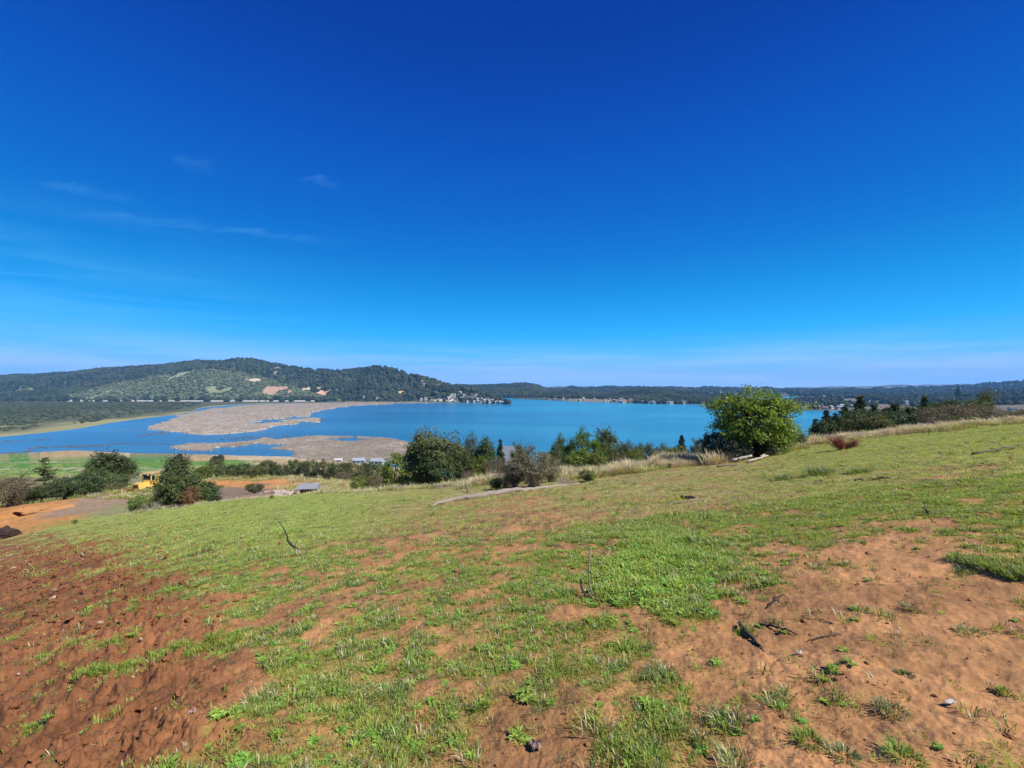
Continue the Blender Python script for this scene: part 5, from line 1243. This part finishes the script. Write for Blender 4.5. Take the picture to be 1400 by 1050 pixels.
clod_src = source_collection('clod', CL + _twm)
_p2 = {o.data.name: i for i, o in enumerate(sorted(clod_src.objects, key=lambda o: o.name))}
CI = np.array([_p2[t.name] for t in CL + _twm])
def build_clods():
    rng = np.random.default_rng(91)
    X, Y, px = grass_points(60000, 1.6, 20, -60, 1460, rng); cov, g, _, py = turf(X, Y)
    left = 1 - sstep(px, 200, 430); p = .30 + .7 * left; p *= (1 - .7 * cov) * np.clip(1.3 - Y / 22, .2, 1)
    keep = rng.uniform(size=len(X)) < p; X, Y, left, px = X[keep], Y[keep], left[keep], px[keep]; n = len(X)
    s = np.exp(rng.normal(math.log(.014), .6, n)) * (1 + .8 * left) * (1 + 1.0 * left * (rng.uniform(size=n) < .12)); s = np.minimum(s, .09) * np.clip(Y / 5, .8, 1.25)
    v = np.where(rng.uniform(size=n) < left, rng.integers(0, 4, n), rng.integers(4, 6, n)); v = np.where(rng.uniform(size=n) < .012, rng.integers(6, 8, n), v)
    P = np.stack([X, Y, H(X, Y) + s * .12], -1)
    scatter('soil_clods', P, s, CI[v], clod_src, label='loose clods and crumbs of reddish soil', tilt=.4, seed=5)
    X, Y, px = grass_points(5200, 1.7, 26, -40, 1440, rng); n = len(X); s = np.exp(rng.normal(math.log(.06), .5, n)) * np.clip(Y / 6, .8, 2.2)
    P = np.stack([X, Y, H(X, Y) + .004], -1); scatter('dead_twigs', P, np.stack([s, s, s], -1), CI[rng.integers(8, 11, n)], clod_src, label='small dead twigs strewn over the ground', tilt=.08, seed=6)
build_clods()

# ------------------------------------------------------------------ scrub on the low meadow by the water
def build_meadow_scrub():
    rng = np.random.default_rng(55); n = 9000
    Y = rng.uniform(170, 385, n); px = rng.uniform(-60, 470, n); X = (px - CX) / F * Y; z = base_h(X, Y)
    sandy = np.interp(px, _pxg, _YS) - Y < 34
    tan = sstep(px, 300, 380) + sandy + (fbm(X * .02, Y * .05, 3, 131) > .56)
    ok = (z > -59.9) & (rng.uniform(size=n) < np.where(sandy, .25, np.where(tan > .5, .35, .5)))
    X, Y, tan = X[ok], Y[ok], tan[ok]; m = len(X); h = rng.uniform(.4, 1.4, m) * np.where(tan > .5, 1, .7)
    P = np.stack([X, Y, H(X, Y) - .05], -1)
    v = np.where(tan > .5, rng.integers(15, 18, m), rng.integers(12, 15, m)); h = np.where(tan > .5, h, h * 3.0)
    scatter('meadow_weeds', P, np.stack([h * 3.5, h * 3.5, h * 1.4], -1), TI[v], grass_src, label='rough grass and weeds on the low meadow by the water', tilt=.05, seed=9)
build_meadow_scrub()

# ------------------------------------------------------------------ near buildings
MR_BLUE = simple('pale_blue_sheet_roof', (0.27, 0.33, 0.38), .5, var=.06, scale=.4); MW_BLUE = simple('pale_blue_boards', (0.36, 0.44, 0.48), .8, var=.1, scale=1.0)
M_TIN = simple('weathered_tin', (0.28, 0.28, 0.28), .5, var=.2, scale=2.0, metal=.2)
def near_house(px, top, Y, wpx, wall, roof, label, rz=0.0, dep=.8, win=3):
    x, y, z = G(px, Y); w = wpx / F * Y; h = (HY - top) / F * Y - z; rh = min(1.6, h * .3); t = house_meshes(w, w * dep, h - rh, rh, wall, roof, win)
    e = link('house', None, label=label, cat='house', loc=(x, y, z), rz=rz); link('wall', t['wall'], e); link('roof', t['roof'], e)
    for i in range(win): link('window', t['win'], e, loc=((i + .5) / win * w - w / 2, -w * dep / 2 - .02, (h - rh) * .6))
    mb = MB().box((0, 0, 1.0), (.9, .1, 2.0)); link('door', mb.mesh('door', MW[2], smooth=False), e, loc=(w * .42 - .3, -w * dep / 2 - .03, 0))
near_house(491, 626.3, 332, 15, MW_BLUE, MR_BLUE, 'pale blue house with a bluish sheet roof by the near shore, left of the two', .15)
near_house(517, 626.6, 330, 17, MW_BLUE, MR[1], 'low house with a grey roof by the near shore, right of the two', -.1)
near_house(463, 627.0, 340, 9, MW[0], MR[3], 'small pale-roofed hut by the near shore left of the blue house', .1, win=1)
near_house(697, 612, 62, 18, MW[3], MR[1], 'house with a pale sheet roof showing over the trees behind the brow', -.35)
def lean_to():
    x, y, z = G(421, 60); e = link('shed', None, label='low open shed of grey tin on posts beside the bare pad', cat='shed', loc=(x, y, z), rz=.15)
    def corr(w, d, z0, z1, th=.04):
        n = 22; X = np.linspace(-w / 2, w / 2, n); zz = .03 * (np.arange(n) % 2); V = []
        for yy, z_ in ((-d / 2, z0), (d / 2, z1)):
            V += [(a, yy, z_ + b) for a, b in zip(X, zz)]; V += [(a, yy, z_ + b + th) for a, b in zip(X, zz)]
        Q = []
        for i in range(n - 1): Q += [(i, 2 * n + i, 2 * n + i + 1, i + 1), (n + i, n + i + 1, 3 * n + i + 1, 3 * n + i), (i, i + 1, n + i + 1, n + i)]
        return MB().add(V, Q)
    link('roof', corr(2.9, 2.2, 1.15, 1.5).mesh('shed_roof', M_TIN, smooth=False), e)
    for sx in (-1.25, -.3, .5, 1.25):
        for sy in (-.9, .9): link('post', MB().box((0, 0, .6 + .06 * sy), (.09, .09, 1.3)).mesh('post', M_BARKD, smooth=False), e, loc=(sx, sy, 0))
    link('back_wall', MB().box((0, 1.0, .7), (2.7, .05, 1.4)).mesh('shed_wall', MW[2], smooth=False), e)
    link('side_wall', MB().box((1.33, 0, .6), (.05, 1.8, 1.2)).mesh('shed_wall', M_TIN, smooth=False), e)
lean_to()
rng = np.random.default_rng(66)
M_RUB = simple('pale_rubble', (0.42, 0.35, 0.29), .9, var=.3, scale=2, bump=.5)
RB = lumps(M_RUB, 4, 500, .55, 2)
rub_src = source_collection('rubble', RB); n = 260
pxr = rng.normal(396, 14, n); Yr = rng.uniform(58, 70, n); Xr = (pxr - CX) / F * Yr; sr = np.exp(rng.normal(math.log(.28), .5, n))
scatter('rubble', np.stack([Xr, Yr, H(Xr, Yr) + sr * .15], -1), sr, rng.integers(0, 4, n), rub_src, label='pale rubble strewn left of the tin shed', tilt=.4, seed=8)

# ------------------------------------------------------------------ bulldozer
M_YEL = simple('yellow_machine_paint', (0.66, 0.44, 0.09), .45, var=.12, scale=2.5, spec=.5); M_RUST = simple('rusty_track_steel', (0.085, 0.045, 0.03), .7, var=.3, scale=6); M_BLK = simple('black_rubber', (0.02, 0.02, 0.02), .7, var=.2)
M_CAN = simple('faded_canopy_paint', (0.45, 0.30, 0.12), .6, var=.15, scale=2)
def bulldozer():
    x, y, z = G(199, 76); e = link('bulldozer', None, label='yellow bulldozer with a roofed cab parked on the gravel track', cat='bulldozer', loc=(x, y, z + .05), rz=-.12); e.scale = (1.05, 1.05, 1.05)
    # hood, tapering forward (-Y faces the camera)
    mb = MB(); mb.box((0, -.55, 1.35), (1.15, 2.1, .95), taper=(.9, 1)); mb.box((0, -1.64, 1.3), (1.0, .08, .8)); mb.box((0, 1.0, 1.2), (1.7, 1.3, .9)); link('body', mb.mesh('body', M_YEL, smooth=False), e)
    gr = MB()
    for i in range(6): gr.box((0, -1.70, 1.0 + i * .12), (.8, .04, .05))
    link('grille', gr.mesh('grille', M_BLK, smooth=False), e)
    mb = MB().tube([(.25, -.7, 1.8), (.25, -.7, 2.5), (.25, -.6, 2.6)], [.06, .06, .06], 8); link('exhaust_pipe', mb.mesh('exhaust_pipe', M_RUST), e)
    for s in (-1, 1):
        tr = MB(); n = 28; pts = []
        for i in range(n):
            a = i / n * 2 * math.pi; yy = math.copysign(abs(math.cos(a)) ** .55, math.cos(a)) * 1.55; zz = math.copysign(abs(math.sin(a)) ** .8, math.sin(a)) * .46 + .5; pts.append((yy, zz))
        for i in range(n):
            (y0, z0), (y1, z1) = pts[i], pts[(i + 1) % n]; a = math.atan2(z1 - z0, y1 - y0); L = math.hypot(y1 - y0, z1 - z0)
            tr.box((s * 1.08, (y0 + y1) / 2, (z0 + z1) / 2), (.52, L * .86, .09), rx=a)
        tr.box((s * 1.08, 0, .5), (.3, 2.4, .45)); tk = link('track', tr.mesh('track', M_RUST, smooth=False), e)
        for yy in (-1.2, -.6, 0, .6, 1.2):
            w = MB().tube([(s * 1.08 - .2, yy, .42), (s * 1.08 + .2, yy, .42)], .24, 12); link('wheel', w.mesh('wheel', M_BLK), tk)
        link('fender', MB().box((s * 1.0, .45, 1.12), (.75, 1.9, .08)).mesh('fender', M_YEL, smooth=False), e)
        link('push_arm', MB().box((s * 1.42, -1.1, .55), (.12, 2.2, .2)).mesh('push_arm', M_YEL, smooth=False), e)
        link('headlight', MB().tube([(s * .75, -.35, 2.95), (s * .75, -.25, 2.95)], .11, 10).mesh('headlight', MW[0]), e)
        link('hydraulic_ram', MB().tube([(s * .45, -1.2, 1.5), (s * .55, -2.1, .9)], [.06, .045], 8).mesh('hydraulic_ram', M_BLK), e)
    # blade: a curved plate with end ribs
    bl = MB(); n = 8; V = []; 
    for i in range(n + 1):
        t = i / n; yy = -2.25 + .22 * math.sin(math.pi * t) ; zz = .12 + 1.0 * t
        for xx in (-1.75, 1.75): V += [(xx, yy, zz), (xx, yy + .07, zz)]
    Q = []
    for i in range(n):
        a = i * 4; b = a + 4; Q += [(a, a + 2, b + 2, b), (a + 1, b + 1, b + 3, a + 3), (a, b, b + 1, a + 1), (a + 2, a + 3, b + 3, b + 2)]
    Q += [(0, 1, 3, 2), (n * 4, n * 4 + 2, n * 4 + 3, n * 4 + 1)]; bl.add(V, Q)
    b_ = link('blade', bl.mesh('blade', M_YEL, smooth=False), e); link('cutting_edge', MB().box((0, -2.27, .14), (3.5, .05, .2)).mesh('cutting_edge', M_RUST, smooth=False), b_)
    # cab
    for sx in (-.78, .78):
        for sy in (.25, 1.55): link('cab_post', MB().box((sx, sy, 2.35), (.13, .13, 1.5)).mesh('cab_post', M_YEL, smooth=False), e)
    link('cab_roof', MB().box((0, .9, 3.16), (1.95, 1.7, .16), taper=(.92, .92)).mesh('cab_roof', M_CAN, smooth=False), e)
    link('cab_rail', MB().box((0, .22, 1.95), (2.3, .1, .16)).mesh('cab_rail', M_YEL, smooth=False), e)
    link('windscreen', MB().box((0, .27, 2.5), (1.4, .03, .9)).mesh('windscreen', MGLASS, smooth=False), e)
    st = MB(); st.box((0, 1.0, 1.85), (.6, .55, .15)); st.box((0, 1.28, 2.25), (.6, .12, .7)); link('seat', st.mesh('seat', M_BLK, smooth=False), e)
bulldozer()

# ------------------------------------------------------------------ logs, sticks, litter
def path_obj(name, pts, rad, mat, label, cat, group=None, k=7, jit=.0, seed=1, lift=0.0, sub=6):
    """a stick or log given by ground points (px, py, height above ground in metres); radii along it"""
    rng = np.random.default_rng(seed); W = []
    for (px, py, hh) in pts:
        x, y = hit(px, py); W.append((x, y, Hs(x, y) + hh + lift))
    W = np.array(W); t = np.linspace(0, len(W) - 1, (len(W) - 1) * sub + 1); P = np.stack([np.interp(t, np.arange(len(W)), W[:, i]) for i in range(3)], -1)
    P[1:-1] += rng.normal(0, jit, (len(P) - 2, 3)); R = np.interp(t, np.arange(len(W)), rad) * rng.uniform(.88, 1.12, len(P)); o = P[0].copy()
    mb = MB().tube(P - o, R, k, tint=.5); return link(name, mb.mesh(name, mat), label=label, cat=cat, group=group, loc=o), o
lg, o0 = path_obj('fallen_log', [(588, 692, .04), (620, 686, .06), (655, 681, .09), (700, 674, .08), (745, 668, .06), (792, 661, .04)], [.05, .10, .14, .12, .08, .05], M_DRYW, 'long grey fallen log lying across the brow below the grey shrub', 'log', k=10, jit=.02, seed=2)
x, y = hit(655, 681); x2, y2 = hit(636, 670); link('branch', MB().tube([np.array((x, y, Hs(x, y) + .12)) - o0, np.array(((x + x2) / 2, (y + y2) / 2, Hs(x2, y2) + .55)) - o0, np.array((x2, y2, Hs(x2, y2) + .45)) - o0], [.09, .06, .03], 7, tint=.5).mesh('branch', M_DRYW), lg)
M_BLEACH = simple('sun_bleached_wood', (0.36, 0.31, 0.25), .85, var=.25, scale=5, bump=.6)
GW = 'bleached driftwood logs at the foot of the big tree'
for i, (pts, rad, lb) in enumerate([
    ([(928, 638, .05), (950, 631, .12), (978, 622, .25)], [.04, .08, .10], 'long pale log at the left end of the pile under the big tree'),
    ([(960, 632, .08), (985, 634, .08), (1004, 630, .2)], [.06, .08, .06], 'bleached log lying low in front of the pile, just right of the long one'),
    ([(972, 626, .3), (1000, 622, .25)], [.06, .05], 'short bleached log on top of the pile'),
    ([(1000, 634, .08), (1028, 630, .18)], [.09, .07], 'thick short log in the middle of the pile'),
    ([(1015, 627, .25), (1046, 621, .2)], [.05, .07], 'bleached log on the right half of the pile, pointing right'),
    ([(980, 640, .04), (1010, 637, .04)], [.045, .03], 'thin stick in front of the pile on the reddish soil'),
    ([(990, 629, .12), (1012, 633, .1)], [.05, .06], 'short bleached log crossing the middle of the pile'),
    ([(1022, 634, .05), (1050, 627, .1)], [.06, .04], 'bleached log in front, below the right half of the pile'),
    ([(1040, 628, .08), (1062, 618, .12)], [.07, .05], 'log at the right end of the pile'),
    ([(1066, 616, .1), (1092, 610, .15)], [.09, .04], 'reddish weathered log right of the big tree'),
    ([(1052, 612, .5), (1060, 620, .05)], [.04, .05], 'short leaning stump of wood right under the big tree')]):
    path_obj('driftwood_log', [(a_, b_, c_ * 1.3 + .04) for a_, b_, c_ in pts], [q * 1.1 for q in rad], (M_BLEACH if i not in (5, 10) else M_DRYW) if i != 9 else M_BARK, lb, 'log', GW if i < 9 else None, jit=.02, seed=20 + i)
path_obj('dead_stick', [(910, 690.5, .02), (940, 688, .03), (971, 683.5, .03)], [.018, .022, .015], M_DRYW, 'pale dry stick lying on the turf below the driftwood pile', 'stick', jit=.006, seed=40)
path_obj('dead_stick', [(932, 682.5, .04), (950, 683, .06)], [.05, .04], M_BARKD, 'short dark chunk of wood just above the pale dry stick', 'wood chunk', jit=.01, seed=41)
path_obj('dead_stick', [(612, 741, .015), (640, 738, .02), (661, 735, .015)], [.010, .012, .008], M_DRYW, 'thin pale stick lying on reddish turf below the long grey log', 'stick', jit=.004, seed=42)
path_obj('dead_stick', [(1168, 658, .03), (1200, 657, .05), (1232, 656, .03)], [.03, .035, .02], M_BARKD, 'dark dead branch lying in the grass at the right, below the rust red brush', 'branch', jit=.02, seed=43)
path_obj('dead_stick', [(376, 701.5, .02), (399, 698.5, .02)], [.035, .02], M_DRYW, 'pale piece of wood on the left green slope above the bent black stick', 'stick', jit=.01, seed=44)
path_obj('dead_stick', [(1330, 624, .05), (1372, 618, .12), (1396, 610, .1)], [.03, .025, .015], M_BARKD, 'dark thin branch in the grass near the right edge', 'branch', jit=.03, seed=45)
path_obj('dead_stick', [(112, 679, .1), (132, 676, .35), (160, 671, .2)], [.10, .12, .07], M_BARK, 'fallen branch beside the gravel track above the dug pit', 'branch', jit=.05, seed=46)
# bent sticks standing in the turf
b1, o1 = path_obj('bent_stick', [(834, 826, .01), (812, 822, .02), (802, 816, .05)], [.008, .012, .010], M_BARK, 'forked grey stick standing bent in the weeds left of the lush green patch', 'stick', jit=.003, seed=50)
x, y = hit(808, 818); zz = Hs(x, y)
def P3(px, py, Y, o): return np.array(((px - CX) / F * Y, Y, (HY - py) / F * Y)) - o
link('twig', MB().tube([P3(811, 817, y, o1), P3(806, 800, y + .02, o1), P3(805, 778, y + .03, o1), P3(808, 750, y + .04, o1)], [.012, .009, .008, .006], 6).mesh('twig', M_DRYW), b1)
link('twig', MB().tube([P3(806, 822, y - .02, o1), P3(799, 812, y, o1), P3(795, 803, y + .05, o1), P3(794, 792, y + .08, o1)], [.014, .014, .012, .006], 6).mesh('twig', M_CHAR), b1)
x, y = hit(413, 754)
o = np.array((x, y, Hs(x, y))); link('bent_stick', MB().tube([P3(414, 754.5, y, o), P3(404, 749, y, o), P3(397, 743.5, y, o), P3(393.5, 739, y, o), P3(392.5, 732, y - .02, o), P3(387, 721, y - .05, o), P3(380, 712, y - .08, o)], [.012, .024, .026, .020, .012, .010, .006], 7, tint=.5).mesh('bent_stick', M_CHAR), label='bent black stick sticking up out of the green slope at the left', cat='stick', loc=o)
x, y = hit(1268, 705)
o = np.array((x, y, Hs(x, y))); ob = link('broken_stump', MB().tube([P3(1270, 706, y, o), P3(1269, 701, y, o), P3(1266, 696.5, y, o), P3(1262.5, 694, y, o)], [.028, .022, .016, .008], 7).mesh('broken_stump', M_BARKD), label='tiny dark forked stump standing in the turf above the bare soil at the right', cat='stump', loc=o)
link('twig', MB().tube([P3(1270.5, 706, y, o), P3(1271, 702, y, o), P3(1270.5, 697.5, y, o)], [.016, .010, .006], 6).mesh('twig', M_BARKD), ob)
GC_ = 'charred sticks on the bare soil at the right'
def charred(pts, rad, lb, seed, wide=1.0):
    path_obj('charred_stick', pts, [q * .55 for q in rad], M_CHAR, lb, 'charred stick', GC_, k=7, jit=.004, seed=seed)
charred([(1011, 851, .03), (1020, 862, .03), (1032, 874, .02), (1045, 887, .01)], [.026, .034, .022, .006], 'thick charred root lying at the edge of the weeds, pointing down right', 60)
charred([(1036, 850, .01), (1056, 856, .02), (1074, 861, .02), (1090, 865, .01)], [.012, .018, .014, .010], 'long charred stick just right of the thick charred root', 61)
charred([(1048, 832, .01), (1058, 827, .05), (1072, 821, .06)], [.012, .018, .008], 'charred forked stick rising a little, above the long charred stick', 62)
charred([(1072, 821, .06), (1079, 828, .02), (1085, 835, .005)], [.007, .005, .003], 'thin charred twig bending down from the forked charred stick', 63)
charred([(1102, 870, .005), (1118, 867, .012), (1135, 864, .008), (1151, 861, .005)], [.005, .008, .008, .005], 'thin dark twig on the bare soil, right of the long charred stick', 64)
charred([(1117, 845, .01), (1130, 849, .015), (1139, 851, .01)], [.004, .007, .012], 'small dark twig above the thin one on the bare soil', 65)
charred([(1308, 762, .03), (1322, 771, .05), (1338, 778, .03)], [.02, .035, .02], 'dark root at the left end of the grass ridge near the right edge', 66)
# litter
M_PLAST = simple('white_plastic', (0.42, 0.39, 0.37), .4, var=.1, scale=20); M_PURP = simple('dry_brown_leaf', (0.26, 0.17, 0.14), .7, var=.3, scale=30)
def crumple(name, px, py, w, d, h, mat, lb, cat, seed, rz=0.):
    rng = np.random.default_rng(seed); x, y = hit(px, py); n = 9; gx, gy = np.meshgrid(np.linspace(-.5, .5, n), np.linspace(-.5, .5, 5), indexing='ij')
    zt = np.abs(fbm(gx * 3 + seed, gy * 3, 3, seed) - .5) * 2.5 * h + .006; V = np.stack([gx * w, gy * d * (1 - .5 * np.abs(gx)), zt], -1).reshape(-1, 3); V2 = V - [0, 0, .003]
    i = np.arange(n - 1)[:, None] * 5; j = np.arange(4)[None, :]; Q = np.stack([i + j, i + 5 + j, i + 6 + j, i + j + 1], -1).reshape(-1, 4)
    link(name, MB().add(np.vstack([V, V2]), np.vstack([Q, Q[:, ::-1] + n * 5])).mesh(name, mat, smooth=False), label=lb, cat=cat, loc=(x, y, Hs(x, y) + .01), rz=rz)
crumple('crumpled_wrapper', 1299, 957, .065, .024, .024, M_PLAST, 'crumpled white wrapper on the bare soil near the lower right corner', 'wrapper', 3, .1)
crumple('dry_leaf', 732, 1013, .06, .07, .05, M_PURP, 'curled purplish brown dry leaf at the bottom edge between tufts', 'leaf', 5, .5)
crumple('dry_leaf', 1092, 888, .045, .03, .03, M_PLAST, 'small pale curled leaf on the bare soil below the thin dark twig', 'leaf', 7, .3)
crumple('dry_leaf', 262, 978, .05, .045, .04, M_PURP, 'curled grey-brown leaf on the left bare soil near the grass edge', 'leaf', 9, .9)

# rust red dead brush lying on the grass
def rust_brush():
    x, y = hit(1146, 616); z = Hs(x, y); rng = np.random.default_rng(8); w = MB(); c = MB()
    for i in range(46):
        a = rng.uniform(2.3, 3.9) if i < 30 else rng.uniform(-.6, .5); L = rng.uniform(.45, 1.05) * (1 if i < 30 else .8); up = rng.uniform(.3, 1.35)
        e_ = np.array([math.cos(a) * L * .75, rng.normal(0, .25), up * L * .75]); s0 = np.array([.35, 0, .06]); m_ = s0 * .5 + (s0 + e_) * .5 + rng.normal(0, .03, 3)
        w.tube([s0, m_, s0 + e_], [.012, .007, .003], 4, cap=False); n = 95; t = rng.uniform(.2, 1.1, n)[:, None]; C = s0 + e_ * t + rng.normal(0, .06, (n, 3)); C[:, 2] = np.maximum(C[:, 2], .02)
        tri_leaves(c, C, rng.normal(0, 1, (n, 3)), rng.uniform(.06, .12, n), .022, rng, np.clip(rng.normal(.5, .25, n), 0, 1), up=e_[None, :] * 3)
    e = link('dead_brush', None, label='rust red dead brush lying on the grass right of the big tree', cat='dead brush', loc=(x, y, z), rz=.1); link('stems', w.mesh('stems', M_BARK), e); link('foliage', c.mesh('foliage', LEAF['rust'], smooth=False), e)
rust_brush()

# single weeds and tussocks that stand out
def weed(px, py, wpx, hpx, kind, label, cat, seed):
    rng = np.random.default_rng(seed); x, y = hit(px, py); R = wpx / F * y / 2; h = hpx / F * y; mb = MB()
    if kind == 'leafy':
        for i in range(7):
            a = rng.uniform(0, 6.28); r_ = R * .6 * math.sqrt(rng.uniform()); rosette(mb, 12, rng, R * .6, 4, math.cos(a) * r_, math.sin(a) * r_, z0=.01, lw=.42)
        blades(mb, 12, rng, R, h * .8, .004, .9, 0)
    elif kind == 'tuft': blades(mb, 130, rng, R * .6, h * .7, .003, 1.5, 0); blades(mb, 60, rng, R * .8, h * .5, .003, 1.5, 3)
    elif kind == 'dark': blades(mb, 90, rng, R * .7, h * .6, .0026, 1.6, 1); blades(mb, 60, rng, R * .85, h * .5, .0026, 1.6, 3); blades(mb, 40, rng, R * .9, h * .5, .0022, 1.6, 2)
    elif kind == 'tussock': blades(mb, 200, rng, R * .6, h * .62, .006 * y / 12, 1.3, 1); blades(mb, 200, rng, R * .95, h * .4, .006 * y / 12, 1.4, 0); blades(mb, 70, rng, R * .8, h * .6, .005 * y / 12, 1.2, 2 if seed % 2 else 3)
    elif kind == 'sparse': blades(mb, 22, rng, R * .8, h, .003, .9, 2); blades(mb, 16, rng, R * .8, h, .0035, 1.2, 3)
    link({'leafy': 'leafy_weed', 'tussock': 'grass_tussock'}.get(kind, 'grass_tuft'), mb.mesh('weed', gm, smooth=False), label=label, cat=cat, loc=(x, y, Hs(x, y) - .004))
for i, a in enumerate([
    (716, 953, 42, 22, 'leafy', 'bright green leafy weed on bare soil above the bottom middle edge', 'weed'), (710, 1000, 40, 22, 'leafy', 'bright yellow-green leafy weed at the bottom middle, below the other bright weed', 'weed'),
    (760, 924, 60, 32, 'tuft', 'big bright grass tuft fanning out in the lower middle', 'grass tuft'), (897, 962, 46, 22, 'leafy', 'dark green broad-leaved weed right of the lower middle', 'weed'),
    (1053, 790, 26, 14, 'leafy', 'bright leafy weed on bare soil right of the lush patch', 'weed'), (1142, 920, 18, 12, 'leafy', 'small green weed in the middle of the right-hand bare soil', 'weed'),
    (1098, 988, 14, 9, 'leafy', 'tiny round green weed low on the right-hand bare soil', 'weed'), (1282, 1014, 14, 10, 'leafy', 'tiny round green weed below the white wrapper', 'weed'),
    (1010, 1044, 60, 34, 'dark', 'dark spiky grass tuft at the bottom edge right of middle', 'grass tuft'), (1105, 1015, 48, 24, 'tuft', 'pale bent grass tuft in the lower right', 'grass tuft'), (1152, 1032, 44, 24, 'dark', 'dark grass tuft right of the pale bent one', 'grass tuft'),
    (1235, 1030, 60, 24, 'tuft', 'wide grass tuft at the bottom edge near the right corner', 'grass tuft'), (1218, 965, 44, 22, 'dark', 'sprawling dark tuft left of the white wrapper', 'grass tuft'), (1237, 920, 26, 12, 'dark', 'small dark tuft above the white wrapper', 'grass tuft'),
    (985, 985, 38, 22, 'dark', 'dark tuft on bare soil right of the broad-leaved weed', 'grass tuft'), (1330, 865, 44, 14, 'dark', 'flat dark tuft on the bare soil near the right edge', 'grass tuft'), (1250, 830, 36, 10, 'dark', 'flat dark tuft in the upper middle of the right-hand bare soil', 'grass tuft'), (1375, 940, 26, 12, 'tuft', 'small tuft by the right edge', 'grass tuft'),
    (815, 1000, 54, 40, 'sparse', 'thin dry upright grass stalks at the bottom middle', 'grass tuft'), (905, 920, 60, 26, 'dark', 'dusky grass tuft left above the broad-leaved weed', 'grass tuft'),
    (130, 990, 34, 18, 'leafy', 'dark green leafy weed low on the left bare soil', 'weed'), (332, 1040, 46, 22, 'leafy', 'bright green leafy weed at the bottom edge left of middle', 'weed'), (357, 952, 44, 34, 'dark', 'dark clump of grass at the edge of the left bare soil', 'grass tuft'), (535, 950, 60, 36, 'dark', 'bushy dark grass clump in the lower left middle', 'grass tuft'), (300, 985, 34, 18, 'leafy', 'leafy weed left below the dark clump by the bare soil', 'weed'),
    (752, 768, 38, 18, 'tuft', 'fresh green tuft alone on the turf above the forked stick', 'grass tuft'), (721, 764, 16, 10, 'tuft', 'small tuft just left of the fresh green one', 'grass tuft'),
    (1122, 648, 46, 26, 'tussock', 'dark dry tussock in the grass below the rust red brush', 'tussock'), (1177, 646, 36, 16, 'tussock', 'dark green tussock right of the dry one', 'tussock'), (1072, 654, 30, 12, 'tussock', 'low green tussock left of the dry tussock, below the big tree', 'tussock')]):
    weed(*a, seed=700 + i)

def bank():
    x, y = PIT[0], PIT[1] + 1.0; V, T_ = ico(4); n_ = fbm(V[:, 0] * 4, V[:, 1] * 3 + V[:, 2] * 2, 4, 15) - .5
    V = V * (1 + n_[:, None] * .5) * [4.2, 1.7, .34]; V[:, 2] += .15 * np.sin(V[:, 0] * 1.1)
    m = simple('orange_clay', (0.40, 0.19, 0.065), .95, var=.3, scale=1.2, bump=.8)
    link('earth_bank', MB().add(V, None, T_).mesh('earth_bank', m, smooth=False), kind='structure', loc=(x, y, float(base_h(np.array([x]), np.array([y]))[0]) + .15))
bank()
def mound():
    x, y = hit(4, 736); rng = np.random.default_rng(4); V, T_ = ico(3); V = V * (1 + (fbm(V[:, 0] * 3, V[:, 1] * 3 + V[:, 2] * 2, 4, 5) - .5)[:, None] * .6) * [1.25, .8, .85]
    m = simple('dark_earth', (0.045, 0.026, 0.020), .95, var=.5, scale=5, bump=.8)  # near-black brown over the whole heap, varied only by noise
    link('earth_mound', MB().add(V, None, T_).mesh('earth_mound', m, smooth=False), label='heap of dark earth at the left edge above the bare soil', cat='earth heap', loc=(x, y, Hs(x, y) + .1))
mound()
